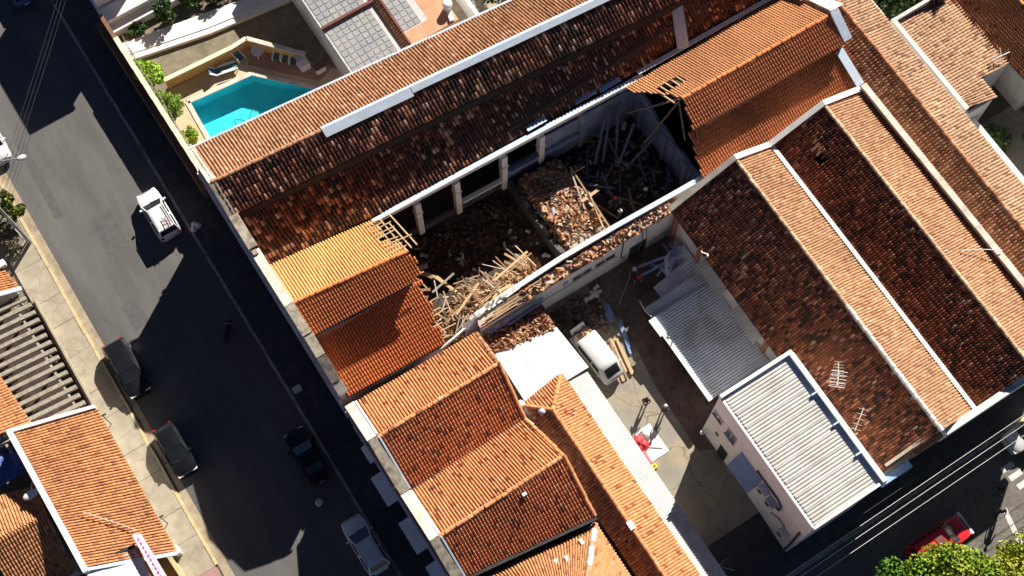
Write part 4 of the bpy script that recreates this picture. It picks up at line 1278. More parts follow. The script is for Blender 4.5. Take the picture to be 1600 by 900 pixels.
# flat white canopy in the courtyard, with debris at its upper end
Fc = thing("white_canopy", "bright white flat metal canopy next to the parked van", "canopy", (16, 21.7, 4.2))
sheets(Fc, (13.5, 19.6, 4.2), (18.4, 19.55, 4.2), (18.1, 23.1, 4.3), (13.55, 23.75, 4.3), 3, M_whitemetal, 0.3, 0.006, name="metal_sheet")
mb = MB()
mb.beam((18.25, 19.7, 4.1), (17.95, 23.0, 4.2), 0.1, 0.12)
for x, yv in ((18.2, 19.8), (17.95, 22.9), (13.7, 20), (13.7, 23.4)):
    mb.beam((x, yv, 0.5), (x, yv, 4.05), 0.12)
obj("post_frame", mb, M_dark, Fc)
Fd = thing("low_roof", "low roof strip buried in fallen tiles below the ruin wall", "roof", (16, 24.4, 4))
obj("roof_boarding", MB().slab((13.5, 23.7, 4.1), (18.1, 23.0, 4.1), (18.25, 25.3, 4.15), (13.5, 25.3, 4.15), 0.15), M_dust, Fd)
obj("support_wall", MB().box(17.7, 17.95, 23.3, 25.3, 0.5, 3.95).box(13.6, 13.85, 23.6, 25.3, 0.5, 3.95), M_plaster, Fd)
def lowpos():
    x = rnd.uniform(13.6, 18.0)
    t = rnd.random()
    return x, 23.75 - (x - 13.6) * 0.15 + t * (1.5 + (x - 13.6) * .12), 4.2 + rnd.uniform(0, .14)
shards("fallen_tiles", lowpos, 620, Fd, cols=((0.36, 0.17, 0.09), (0.26, 0.12, 0.07), (0.52, 0.29, 0.16)))
obj("blue_gutter", MB().beam((13.9, 25.15, 4.45), (18.4, 25.2, 4.9), 0.12, 0.1), M_blue, Fd)
obj("blue_gutter", MB().beam((15.4, 24.95, 4.5), (18.3, 25.0, 4.8), 0.1, 0.1), M_blue, Fd)

# ------------------------------------------------------------------ grey metal shed roof in the courtyard
Hs = thing("metal_shed", "grey corrugated metal shed roof, torn at its upper end", "shed", (27, 18, 0.6))
for i in range(10):
    y0_ = 13.45 + i * 1.0
    y1_ = y0_ + 1.0
    x0a = 24.55
    if i >= 8:
        x0a = 26.0 + (i - 8) * 1.3
    z0a = 2.6 if i < 7 else 2.5 - 0.25 * (i - 6)
    sheets(Hs, (x0a, y0_, z0a), (x0a, y1_, z0a - (0.15 if i > 6 else 0)), (29.35, y1_ + (0.25 if i > 7 else 0), 3.0), (29.35, y0_ + (0.2 if i > 8 else 0), 3.0), 1, M_oldmetal, 0.2, 0.03)
obj("edge_flashing", MB().beam((24.45, 13.4, 2.66), (24.45, 20.4, 2.66), 0.3, 0.06), M_white, Hs)
obj("edge_flashing", MB().beam((24.4, 19.0, 2.7), (24.35, 20.4, 2.75), 0.55, 0.06), M_white, Hs)
mb = MB()
for yv in (13.6, 16.5, 19.5):
    mb.beam((24.6, yv, 0.5), (24.6, yv, 2.5), 0.1)
mb.beam((24.6, 13.5, 2.48), (24.6, 20.5, 2.48), 0.1, 0.1)
obj("post_frame", mb, M_dark, Hs)
obj("crumpled_sheet", corrugated((26.6, 21.6, 2.2), (28.2, 22.6, 1.9), (29.2, 24.2, 2.5), (27.6, 23.6, 2.9), 0.2, 0.04), M_oldmetal, Hs, smooth=60)
obj("crumpled_sheet", corrugated((25.6, 20.8, 1.6), (26.6, 22.0, 1.2), (28.0, 22.0, 2.5), (27.0, 21.2, 2.6), 0.2, 0.04), M_oldmetal, Hs, smooth=60)

# ------------------------------------------------------------------ white building with ribbed roof
I_ = thing("white_building", "two storey white building with ribbed cream roof and blue awning", "building", (26, 7.3, 0))
mb = MB().box(23.25, 28.75, 2.35, 12.3, 0.1, 9.55)
obj("wall", mb, M_white, I_)
mb = MB()
mb.box(23.2, 28.8, 12.1, 12.35, 9.5, 9.95).box(28.5, 28.85, 2.3, 12.1, 9.5, 9.95).box(23.2, 28.8, 2.25, 2.45, 9.5, 9.8).box(23.17, 23.4, 2.45, 12.1, 9.5, 9.72)
obj("parapet", mb, M_white, I_, bevel=0.02)
sheets(I_, (28.1, 2.47, 9.7), (28.1, 11.85, 9.7), (23.42, 11.85, 9.72), (23.42, 2.47, 9.72), 9, M_fibro, 0.21, 0.045, rows=2, trap=True)
mb = MB().box(28.12, 28.48, 2.5, 12.0, 9.45, 9.6).box(23.45, 28.1, 11.9, 12.08, 9.45, 9.66)
obj("box_gutter", mb, M_zinc, I_)
for yv in (9.2, 6.9, 4.6):
    obj("gutter_strap", MB().box(28.1, 28.6, yv - .05, yv + .05, 9.82, 9.98), M_zinc, I_)
for y0_, y1_, z0_, z1_ in ((11.25, 11.62, 6.2, 6.75), (11.75, 12.1, 6.2, 6.75), (9.75, 10.15, 5.75, 7.0), (10.25, 10.65, 5.75, 7.0)):
    w_ = obj("window", MB().box(23.2, 23.26, y0_, y1_, z0_, z1_), M_wglass, I_)
    obj("frame", MB().box(23.17, 23.26, y0_ - .06, y1_ + .06, z0_ - .06, z0_).box(23.17, 23.26, y0_ - .06, y0_, z0_, z1_).box(23.17, 23.26, y1_, y1_ + .06, z0_, z1_).box(23.17, 23.26, y0_ - .06, y1_ + .06, z1_, z1_ + .06), M_steel, w_)
    obj("sill", MB().box(23.1, 23.26, y0_ - .08, y1_ + .08, z0_ - .14, z0_ - .07), M_plaster, w_)
obj("door", MB().box(23.2, 23.27, 9.7, 10.5, 0.62, 2.7), M_black, I_)
obj("small_window", MB().box(23.2, 23.26, 11.0, 11.3, 3.3, 3.7), M_dark, I_)
for k in range(4):
    obj("window", MB().box(23.2, 23.26, 6.95 + k * .52, 7.35 + k * .52, 2.2, 2.8), M_dark, I_)
aw = obj("awning", MB().slab((22.45, 6.75, 3.9), (22.45, 9.0, 3.9), (23.26, 9.0, 6.3), (23.26, 6.75, 6.3), 0.04), M_awnblue, I_)
aw.data.flip_normals()
obj("awning_frame", MB().beam((22.5, 6.8, 3.86), (23.26, 6.8, 4.4), 0.05).beam((22.5, 8.95, 3.86), (23.26, 8.95, 4.4), 0.05), M_dark, I_)
obj("pipe_run", MB().path([(23.15, 7.4, 6.9), (23.15, 5.2, 7.0), (23.15, 4.7, 6.6), (23.15, 4.6, 5.6), (23.15, 5.4, 5.2)], 0.07), M_dark, I_)
for yv, zv in ((6.2, 5.9), (5.3, 5.6), (3.35, 3.6)):
    a_ = obj("air_conditioner", MB().box(22.75, 23.24, yv - .4, yv + .4, zv - .3, zv + .3), M_oldmetal, I_, bevel=0.03)
    obj("fan_grille", MB().tube((22.74, yv + .08, zv), (22.7, yv + .08, zv), 0.22, 0.22, 14), M_dark, a_)
obj("wall_cable", MB().path([(23.18, 4.9, 3.4), (23.18, 4.2, 4.3), (23.18, 3.6, 4.2)], 0.035), M_dark, I_)
obj("drain_pipe", MB().path([(23.14, 2.7, 6.6), (23.1, 2.55, 3.2), (22.9, 2.5, 0.3)], 0.08), M_dark, I_)
t = thing("wall_lamp", "round white globe lamp at the foot of the white building corner", "lamp", (22.9, 12.0, 0.6))
obj("globe", MB().dome((22.9, 12.0, 1.6), .16, .16, .16, full=True, m=8), M_lamp, t, smooth=60)
obj("post", MB().tube((22.9, 12.0, .6), (22.9, 12.0, 1.46), .04), M_dark, t)

# ------------------------------------------------------------------ warehouse with two parallel gables
J = thing("warehouse", "large warehouse with two parallel old tiled gables and white valley gutter", "building", (37, 14, 0))
jy0, jy1 = 3.0, 25.45
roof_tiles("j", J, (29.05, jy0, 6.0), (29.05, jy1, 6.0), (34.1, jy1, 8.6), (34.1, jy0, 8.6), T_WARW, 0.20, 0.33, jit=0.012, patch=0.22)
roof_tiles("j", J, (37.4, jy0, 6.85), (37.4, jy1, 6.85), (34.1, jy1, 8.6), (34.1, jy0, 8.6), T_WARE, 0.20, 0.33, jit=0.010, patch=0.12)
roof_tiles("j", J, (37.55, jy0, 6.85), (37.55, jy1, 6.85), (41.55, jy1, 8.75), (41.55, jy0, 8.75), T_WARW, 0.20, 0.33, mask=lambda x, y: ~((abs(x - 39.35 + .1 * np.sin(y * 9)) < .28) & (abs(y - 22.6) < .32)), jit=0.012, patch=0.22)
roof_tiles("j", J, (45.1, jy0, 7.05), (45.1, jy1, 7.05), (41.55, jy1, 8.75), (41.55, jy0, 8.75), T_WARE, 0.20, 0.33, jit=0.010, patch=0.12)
PALE = dict(base=[(0.60, 0.42, 0.28), (0.5, 0.32, 0.2)], w=[.6, .4], var=.1)
ridge(J, [(34.1, 13.0, 8.62), (34.1, jy1, 8.62)], PALE)
ridge(J, [(34.1, jy0, 8.66), (34.1, 13.0, 8.66)], dict(base=[(0.74, 0.72, 0.68), (0.62, 0.52, 0.44)], w=[.7, .3], var=.08), r=0.18)
ridge(J, [(41.55, jy0, 8.77), (41.55, jy1, 8.77)], PALE)
obj("valley_gutter", MB().box(37.33, 37.62, jy0, jy1, 6.98, 7.03), M_whitemetal, J)
mb = MB()
mb.box(29.45, 29.7, jy0, jy1 - .1, 0.2, 6.0)
mb.xprism([(29.45, 0), (29.45, 6.0), (34.1, 8.45), (37.47, 6.75), (41.55, 8.6), (45.1, 6.95), (45.1, 0)], 25.2, 25.4)
mb.xprism([(29.45, 0), (29.45, 5.9), (34.1, 8.3), (37.47, 6.6), (41.55, 8.4), (45.3, 6.8), (45.3, 0)], 3.05, 3.3)
mb.box(44.95, 45.15, jy0, jy1 - .1, 0.2, 6.85)
obj("wall", mb, M_plaster, J)
cop = [(29.0, 6.2), (34.1, 8.85), (37.3, 7.15), (41.55, 9.0), (45.2, 7.3)]
for (xa, za), (xb, zb) in zip(cop[:-1], cop[1:]):
    ns = 4
    for k in range(ns):
        a_, b_ = (xa + (xb - xa) * k / ns, za + (zb - za) * k / ns), (xa + (xb - xa) * (k + 1) / ns, za + (zb - za) * (k + 1) / ns)
        mb = MB().slab((a_[0], 25.35, a_[1]), (b_[0], 25.35, b_[1]), (b_[0], 25.75, b_[1]), (a_[0], 25.75, a_[1]), 0.16)
        obj("coping", mb, M_white if xa > 34 else M_coping, J)
# south end parapet (white coping, brick return, blue box sign)
obj("end_parapet", MB().box(34.6, 46.2, 2.6, 3.05, 5.6, 7.75), M_white, J, bevel=0.02)
obj("end_parapet", MB().box(32.3, 34.58, 2.7, 3.0, 5.0, 7.0), M_brownbrick, J)
obj("end_parapet", MB().box(28.76, 32.28, 2.75, 3.0, 0.1, 6.3), M_coping, J)
obj("flashing", MB().beam((30.3, 3.2, 6.9), (34.6, 3.25, 8.7), 0.2, 0.08), M_coping, J)
bx_ = obj("box_sign", MB().box(29.7, 31.9, 2.2, 2.72, 5.3, 6.5), M_blue, J, bevel=0.02)
obj("sign_face", MB().box(29.75, 31.85, 2.22, 2.7, 6.5, 6.56), M_skyblue, bx_)
# west wall fittings
for yv in (24.95, 22.2, 14.3):
    obj("pilaster", MB().box(29.28, 29.46, yv - .18, yv + .18, 0.6, 6.0), M_brownbrick, J)
for ya, yb in ((18.9, 21.6), (14.9, 17.6)):
    sheets(J, (28.7, ya, 4.3), (28.7, yb, 4.3), (29.46, yb, 4.75), (29.46, ya, 4.75), 2, M_fibro, 0.25, 0.02, name="awning_sheet")
    obj("window", MB().box(29.4, 29.47, ya + .3, yb - .3, 3.2, 4.1), M_glass, J)
obj("bent_flashing", MB().path([(29.2, 22.0, 5.9), (29.0, 21.7, 6.3), (29.3, 21.4, 6.2), (29.1, 21.2, 6.5)], 0.05), M_white, J)
# lit hole with loose tiles on the second west slope
for i in range(8):
    x = 39.1 + rnd.uniform(-.2, .9)
    yv = 23.2 + rnd.gauss(0, .2)
    obj("loose_tile", MB().beam((x, yv, 7.75 + (x - 39) * .48), (x + .28, yv + .1, 7.9 + (x - 39) * .48), 0.16, 0.05), M_brownbrick, J)
obj("roof_wire", MB().path([(43.0, 12.0, 8.3), (44.3, 11.4, 8.0), (45.6, 10.6, 7.8)], 0.03), M_white, J)
# TV antenna on the west slope
t = thing("tv_antenna", "white television aerial standing on the dark warehouse slope", "antenna", (30.6, 9.4, 6.8))
mast = (30.6, 9.4)
mb = MB().tube((*mast, 6.6), (*mast, 9.4), 0.035)
obj("mast", mb, M_steel, t)
mb = MB().beam((30.1, 8.9, 9.3), (31.1, 10.1, 9.3), 0.04)
obj("boom", mb, M_whiteplastic, t)
for k in range(9):
    c_ = Vector((30.1, 8.9, 9.33)).lerp(Vector((31.1, 10.1, 9.33)), k / 8)
    L = 0.5 - 0.03 * k
    dv_ = Vector((0.77, -0.64, 0)) * L
    obj("element", MB().beam(c_ - dv_, c_ + dv_, 0.022), M_coping, t)
mb = MB().beam((30.2, 8.9, 8.7), (30.9, 9.6, 8.9), 0.04)
for k in range(5):
    c_ = Vector((30.2, 8.9, 8.72)).lerp(Vector((30.9, 9.6, 8.92)), k / 4)
    mb.beam(c_ + Vector((.4, -.35, 0)), c_ - Vector((.4, -.35, 0)), 0.03)
obj("lower_aerial", mb, M_whiteplastic, t)
t = thing("tv_antenna", "thin pale aerial lying low near the shared wall of the warehouse", "antenna", (30.0, 6.2, 6.5))
obj("mast", MB().tube((30.0, 6.3, 6.4), (30.0, 6.3, 8.3), 0.03), M_steel, t)
mb = MB().beam((29.6, 6.0, 8.2), (31.0, 6.9, 8.2), 0.04)
for k in range(5):
    c_ = Vector((29.7, 6.05, 8.22)).lerp(Vector((30.9, 6.85, 8.22)), k / 4)
    mb.beam(c_ + Vector((.2, -.24, 0)), c_ - Vector((.2, -.24, 0)), 0.02)
obj("boom", mb, M_coping, t)

# parapet wall between warehouse and the long east roof
t = thing("party_wall", "pale capped parapet wall between the warehouse and the long east roof", "wall", (45.45, 14, 0))
obj("wall", MB().box(45.25, 45.55, 2.9, 25.6, 0, 7.5), M_plaster, t)
for k in range(16):
    ya = 2.9 + k * 1.42
    obj("cap", MB().box(45.18, 45.62, ya, ya + 1.4, 7.5, 7.6 + rnd.uniform(0, .03)), M_coping, t)

K = thing("long_east_roof", "long gabled tile roof running down the right side", "building", (48, 20, 0))
ky0, ky1 = 8.6, 48.0
roof_tiles("k", K, (45.7, ky0, 6.0), (45.8, ky1, 6.0), (48.35, ky1, 6.78), (48.25, ky0, 6.78), T_LONGW, 0.25, 0.36, jit=0.010, patch=0.15)
roof_tiles("k", K, (50.75, ky0, 6.0), (50.95, ky1, 6.0), (48.35, ky1, 6.78), (48.25, ky0, 6.78), T_LONGE, 0.235, 0.36, jit=0.012, patch=0.1)
ridge(K, [(48.25, ky0, 6.8), (48.35, ky1, 6.8)], T_LONGW)
mb = MB().box(45.75, 45.9, ky0, 45, 0, 5.85).box(50.4, 50.6, ky0, 48, 0, 5.85)
mb.xprism([(45.75, 0), (45.75, 5.9), (48.25, 6.65), (50.6, 5.9), (50.6, 0)], 8.7, 8.9)
obj("wall", mb, M_plaster, K)

# ------------------------------------------------------------------ houses at the top right
L1 = thing("stained_roof_house", "house with pale stained tile roof behind a white parapet, top right", "house", (54, 25, 0))
roof_tiles("l", L1, (57.4, 22.2, 4.3), (57.4, 29.2, 4.3), (51.9, 29.2, 4.95), (51.9, 22.2, 4.95), T_LONGE, 0.235, 0.36, jit=0.014, patch=0.15)
roof_tiles("l", L1, (54.4, 20.4, 4.66), (54.4, 22.18, 4.66), (51.9, 22.18, 4.95), (51.9, 20.8, 4.95), T_LONGE, 0.235, 0.36, jit=0.014, patch=0.15)
obj("parapet", MB().box(51.5, 51.85, 20.7, 29.4, 0, 5.3), M_plaster, L1)
obj("parapet", MB().box(51.86, 55.5, 29.15, 29.4, 0, 5.25), M_plaster, L1)
obj("wall", MB().box(51.9, 54.2, 20.5, 20.7, 0, 4.5).box(54.2, 57.2, 22.25, 22.45, 0, 4.2), M_plaster, L1)
obj("white_trellis", MB().beam((55.8, 22.9, 4.9), (57.3, 22.7, 5.0), .06).beam((56.0, 22.4, 4.7), (56.4, 23.4, 5.2), .06).beam((56.5, 22.4, 4.7), (56.8, 23.3, 5.2), .06), M_white, L1)
L2 = thing("hip_roof_house", "house with brown hipped tile roof in the top right corner", "house", (60, 24, 0))
roof_tiles("l", L2, (56.6, 34, 4.4), (57.2, 19.3, 4.4), (60.4, 23.0, 5.4), (60.0, 34, 5.4), T_ROW, 0.22, 0.34)
roof_tiles("l", L2, (57.2, 19.3, 4.4), (63.4, 19.3, 4.4), (60.6, 22.9, 5.4), (60.3, 22.9, 5.4), T_ROW, 0.22, 0.34, mask=lambda x, y: (abs(x - 60.4) < 3.2 - (y - 19.3) * 0.86), deck=False)
roof_tiles("l", L2, (63.6, 19.3, 4.4), (63.6, 34, 4.4), (60.2, 34, 5.4), (60.5, 23.0, 5.4), T_LONGE, 0.27, 0.38)
ridge(L2, [(57.2, 19.3, 4.45), (60.4, 23.0, 5.45), (60.2, 34, 5.45)], T_ROW)
obj("wall", MB().box(57.6, 63, 19.8, 34, 0, 4.3), M_plaster, L2)
# white yard wall right of the long roof
t = thing("yard_wall", "white capped yard wall right of the long east roof", "wall", (52.6, 16, 0))
obj("wall", MB().box(52.75, 53.0, 4, 20.4, 0, 2.7), M_plaster, t)
obj("cap", MB().box(52.68, 53.07, 4, 20.4, 2.7, 2.8), M_white, t)
t = thing("yard_wall", "white capped wall beside the long roof at the top edge", "wall", (51.4, 34, 0))
obj("wall", MB().box(51.2, 51.42, 30.0, 42, 0, 5.0), M_plaster, t)
obj("cap", MB().box(51.15, 51.48, 30.0, 42, 5.0, 5.1), M_white, t)
sheet("yard_paving", [(53.1, 20.3), (58, 20.3), (58, 16), (53.1, 14)], -0.02, M_conc, "pale paved yard behind the white yard wall at the right edge", "paving")
t = thing("yard_fence", "thin brown rail fence in the yard at the right edge", "fence", (54.8, 19, 0))
for k in range(6):
    obj("post", MB().beam((53.6 + k * .45, 20.2 - k * .35, 0), (53.6 + k * .45, 20.2 - k * .35, 1.3), 0.06), M_timber2, t)
for z in (0.5, 1.2):
    obj("rail", MB().beam((53.6, 20.2, z), (55.85, 18.45, z), 0.05), M_timber2, t)
GREEN = [(0.045, 0.095, 0.022), (0.07, 0.13, 0.03), (0.03, 0.065, 0.018)]
tree("garden_shrub", "pale green shrub behind the white yard wall near the fence", "shrub", (54.4, 18.6, 0), 1.9, 1.1, 900, 0.28, [(0.10, 0.17, 0.05), (0.13, 0.2, 0.07)], low=0.15)
tree("garden_tree", "dark round tree at the right edge below the brown hipped roof", "tree", (57.2, 16.2, 0), 3.6, 1.9, 1700, 0.3, GREEN, low=0.25)
tree("garden_tree", "dark shaded tree at the right edge under the round tree", "tree", (55.4, 14.2, 0), 2.6, 1.5, 1100, 0.3, GREEN, low=0.25)
tree("garden_tree", "dark tree at the top edge behind the stained roof house", "tree", (54.2, 31.6, 0), 5.0, 2.2, 2200, 0.34, GREEN, low=0.35)
tree("garden_tree", "dark tree at the top edge touching the brown hipped roof", "tree", (57.0, 30.9, 0), 5.6, 2.0, 1900, 0.34, GREEN, low=0.4)
tree("garden_tree", "reddish brown leaved tree over the edge of the stained roof", "tree", (55.9, 29.8, 0), 6.0, 1.2, 1100, 0.26, [(0.14, 0.07, 0.05), (0.10, 0.08, 0.04), (0.18, 0.12, 0.08)], low=0.65)
tree("garden_tree", "dark tree in the corner between long roof and stained roof house", "tree", (52.9, 33.5, 0), 4.6, 1.6, 1500, 0.34, GREEN, low=0.3)

# ------------------------------------------------------------------ pool house plot
t = thing("boundary_wall", "brown street wall with cream top beside the pool garden", "wall", (3.35, 54.5, 0))
obj("wall", MB().prism([(3.05, 46.11), (3.35, 46.11), (3.1, 62.5), (2.8, 62.5)], 0, 3.2), M_orangewall, t)
obj("base_ledge", MB().prism([(2.55, 46.4), (3.04, 46.4), (2.79, 62.5), (2.3, 62.5)], 0, 2.3), M_orangewall, t)
for k in range(9):
    ya = 46.45 + k * 1.52
    xs = -0.0155 * (ya - 46.4)
    obj("cap", MB().box(3.02 + xs, 3.4 + xs, ya, ya + 1.51, 3.2, 3.3), M_cream, t)
mb = MB()
for k in range(40):
    ya = 49 + k * 0.28
    mb.beam((3.45 + rnd.gauss(0, .04), ya, 0), (3.5 + rnd.gauss(0, .06), ya + .05, 3.25), 0.03)
obj("climber_trellis", mb, M_whiteplastic, t)
t = thing("white_terrace", "white painted terrace strip with a step line above the pool lawn", "terrace", (10, 58.9, 0))
obj("upper_slab", MB().prism([(3.2, 60.15), (9.45, 58.9), (16.5, 58.0), (21, 57.4), (21, 58.8), (12.4, 59.75), (3.1, 61.3)], -0.05, 0.36), M_white, t)
obj("lower_slab", MB().prism([(3.2, 59.65), (9.45, 58.4), (16.3, 57.6), (21, 57.0), (21, 57.38), (16.5, 57.98), (9.45, 58.88), (3.2, 60.13)], -0.05, 0.30), M_white, t)
# ochre wall round the pool deck
t = thing("pool_wall", "low ochre wall with white capping behind the sun chairs", "wall", (9, 56, 0))
pw = [(4.5, 56.15), (10.2, 55.85), (11.45, 55.95), (14.55, 52.35)]
for i, (a, b) in enumerate(zip(pw[:-1], pw[1:])):
    a_, b_ = Vector((*a, 0.6)), Vector((*b, 0.6))
    obj("wall_run", MB().beam(a_, b_, 0.2, 1.3), M_ochre, t)
    obj("cap", MB().beam(a_ + Vector((0, 0, .69)), b_ + Vector((0, 0, .69)), 0.34, 0.08), M_cream if i == 0 else M_coping, t)
obj("red_paving", MB().prism([(10.4, 55.2), (11.5, 55.8), (15.9, 50.8), (14.6, 50.3)], -0.01, 0.008), M_brick, t) if False else sheet("paving", [(10.6, 54.6), (11.5, 55.8), (15.9, 50.9), (14.5, 50.4)], 0.006, M_brick, "reddish paving along the slanted side of the pool", "paving")


def lounger(label, x, yv, rz, low=True, group="sun chairs by the pool"):
    t = thing("sun_chair", label, "chair", (x, yv, 0.0), rz, group)
    L = 1.7 if low else 0.55
    mb = MB()
    for sx in (-.3, .3):
        mb.beam((sx, -L / 2, .34), (sx, L / 2, .34), .12, .08)
        mb.beam((sx, L / 2, .34), (sx, L / 2 + .45, .87), .12, .08)
    obj("frame", mb, M_whiteplastic, t, local=True)
    obj("seat", MB().slab((-.28, -L / 2, .36), (.28, -L / 2, .36), (.28, L / 2, .36), (-.28, L / 2, .36), .02), M_greenfab, t, local=True)
    obj("backrest", MB().slab((-.28, L / 2, .36), (.28, L / 2, .36), (.28, L / 2 + .43, .86), (-.28, L / 2 + .43, .86), .02), M_greenfab, t, local=True)
    for sx in (-.3, .3):
        for sy in (-L / 2 + .05, L / 2 - .05):
            obj("leg", MB().beam((sx, sy, 0), (sx, sy, .3), .05), M_whiteplastic, t, local=True)
        obj("armrest", MB().beam((sx, -L / 2 + .1, .56), (sx, min(L / 2 + .2, .4), .58), .07, .04).beam((sx, -L / 2 + .1, .3), (sx, -L / 2 + .1, .56), .05), M_whiteplastic, t, local=True)
    return t


lounger("long white sun lounger lying along the ochre wall", 9.0, 55.05, math.radians(78))
lounger("white framed chair in the wall corner left of the round table", 10.35, 55.3, math.radians(12), False)
lounger("white chair right of the round table, first of three in a row", 12.75, 53.85, math.radians(-40), False)
lounger("middle chair of the three in a row by the slanted pool side", 13.2, 53.3, math.radians(-40), False)
lounger("last chair of the three, next to the white box", 13.65, 52.8, math.radians(-40), False)
t = thing("garden_table", "round white garden table in the corner of the pool wall", "table", (11.7, 54.9, 0))
obj("tabletop", MB().tube((11.7, 54.9, .7), (11.7, 54.9, .74), .5, .5, 20), M_whiteplastic, t)
for k in range(3):
    a = k * 2.1
    obj("leg", MB().beam((11.7 + .1 * math.cos(a), 54.9 + .1 * math.sin(a), .7), (11.7 + .42 * math.cos(a), 54.9 + .42 * math.sin(a), 0), .05), M_whiteplastic, t)
t = thing("freezer_box", "white chest box with open lid at the end of the chairs", "chest", (14.15, 52.1, 0))
obj("body", MB().box(13.75, 14.55, 51.75, 52.4, 0, .75), M_whiteplastic, t, bevel=.03)
obj("lid", MB().slab((13.75, 52.4, .8), (14.55, 52.4, .8), (14.55, 52.6, 1.2), (13.75, 52.6, 1.2), .05), M_shadeplaster, t)
t = thing("barbecue_cart", "white cart with dark red top near the pool corner", "cart", (15.0, 51.1, 0))
obj("body", MB().box(14.6, 15.4, 50.8, 51.35, .2, .8), M_whiteplastic, t, bevel=.03)
obj("top", MB().box(14.55, 15.45, 50.85, 51.4, .81, .9), M_wine, t)
for sx in (14.68, 15.32):
    obj("wheel", MB().tube((sx - .04, 50.9, .12), (sx + .04, 50.9, .12), .12, .12, 12), M_black, t)
obj("handle", MB().path([(15.45, 50.9, .8), (15.62, 50.9, .85), (15.62, 51.3, .85), (15.45, 51.3, .8)], .02), M_dark, t)
LIME = [(0.32, 0.50, 0.05), (0.22, 0.38, 0.04), (0.40, 0.58, 0.07)]
tree("shrub", "loose lime green shrub at the garden wall, uppermost of the three", "shrub", (3.75, 57.0, 0), 2.9, 1.15, 5200, 0.24, LIME, low=0.3, nb=22, group="shrubs along the pool garden wall")
tree("shrub", "clipped round shrub in the middle along the pool garden wall", "shrub", (3.8, 53.9, 0), 2.9, 1.12, 8000, 0.15, [(0.25, 0.40, 0.06), (0.2, 0.33, 0.05), (0.30, 0.45, 0.07)], low=0.3, nb=34, group="shrubs along the pool garden wall")
tree("shrub", "small bright shrub nearest the tiled roof by the pool", "shrub", (3.85, 50.9, 0), 2.2, 0.8, 3000, 0.2, LIME, low=0.25, nb=18, group="shrubs along the pool garden wall")
# white house at the top left
t = thing("white_house", "white house with a low white porch at the top left beside the street", "house", (9, 68, 0))
obj("wall", MB().box(3.1, 6.2, 64.4, 72.0, -0.05, 6.9), M_white, t)
obj("roof_slab", MB().box(2.8, 6.5, 64.2, 72.2, 6.9, 7.1), M_whitemetal, t)
obj("porch_wall", MB().box(3.1, 16, 63.0, 64.38, -0.05, 1.2), M_white, t)
obj("porch_roof", MB().box(2.95, 16.2, 62.9, 64.19, 1.2, 1.35), M_whitemetal, t)
obj("porch_step", MB().box(3.1, 16, 62.2, 62.99, -0.05, 0.7), M_white, t)
obj("porch_roof", MB().box(6.6, 16.2, 64.2, 72.2, 1.9, 2.1), M_whitemetal, t)
obj("facade_moulding", MB().box(2.85, 3.09, 63.2, 71.5, 4.6, 4.8).box(2.9, 3.09, 63.2, 71.5, 2.2, 2.3), M_zinc, t)
for k, (x, yv, r, h) in enumerate(((4.9, 61.7, .7, .9), (7.3, 61.6, 1.0, 2.3), (9.6, 61.7, .9, 1.4), (11.9, 61.3, 1.2, 2.2), (14.4, 61.0, 1.3, 2.2))):
    tree("hedge_shrub", ("low dark shrub at the street end of the strip below the white house", "tall round dark shrub against the white house wall", "low dark shrub right of the tall round one by the white house", "dark shrub at the top edge behind the white terrace strip", "dark shrub farthest right behind the white terrace strip")[k], "shrub", (x, yv, 0), h, r, 900, .26, GREEN, low=.1, group="dark shrubs below the white house")
t = thing("white_house", "house beyond the white house at the top left corner", "house", (9, 78, 0))
obj("wall", MB().box(3.1, 14, 74.0, 84, -0.05, 5.0), M_plaster, t)
obj("roof_slab", MB().box(2.9, 14.2, 73.8, 84.2, 5.0, 5.2), M_fibro, t)
# terrace building with grid of square tiles
Tb = thing("terrace_building", "flat roofed building with grey square tile grid at the top edge", "building", (19.5, 52, 0))
obj("wall", MB().box(16.2, 25.2, 47.2, 62, 0, 3.85), M_plaster, Tb)
obj("grout_bed", MB().box(16.2, 20.62, 47.2, 62, 3.86, 3.98), M_grout, Tb)
obj("grout_bed", MB().box(21.1, 23.3, 48.4, 62, 3.86, 3.98), M_grout, Tb)
mt = MB().box(-.235, .235, -.235, .235, -.02, .03)
met = bpy.data.meshes.new("roof_paving_tile")
met.from_pydata(mt.v, [], mt.f)
r0 = root_loc(Tb)
for (xa, xb, ya, yb) in ((16.35, 20.5, 47.4, 51.7), (16.35, 20.5, 52.1, 58), (21.2, 23.25, 48.5, 57.5)):
    nx, ny = int((xb - xa) / .53), int((yb - ya) / .53)
    for i in range(nx):
        for j in range(ny):
            link("roof_paving_tile", met, M_greytile, Tb, (xa + .27 + i * .53 - r0.x, ya + .27 + j * .53 - r0.y, 3.99 + rnd.gauss(0, .004) - r0.z))
obj("terracotta_terrace", MB().box(23.31, 25.2, 47.2, 62, 3.86, 3.99).box(21.1, 23.3, 47.2, 48.38, 3.86, 3.99), M_terracotta, Tb)
obj("divider_wall", MB().box(16.2, 20.6, 51.78, 52.0, 3.98, 4.3), M_wine, Tb)
obj("divider_wall", MB().box(20.95, 21.09, 47.2, 62, 3.9, 4.5), M_wine, Tb)
roof_tiles("t", Tb, (20.62, 47.2, 4.05), (20.62, 62, 4.05), (20.94, 62, 4.35), (20.94, 47.2, 4.35), T_HOUSE, 0.24, 0.3)
t = thing("water_tank", "small white rounded tank on the terrace edge at the top", "tank", (25.0, 48.4, 3.99))
obj("tank_body", MB().tube((25.0, 48.4, 4.0), (25.0, 48.4, 4.7), .32, .36, 14).dome((25.0, 48.4, 4.7), .38, .38, .16), M_whiteplastic, t, smooth=40)
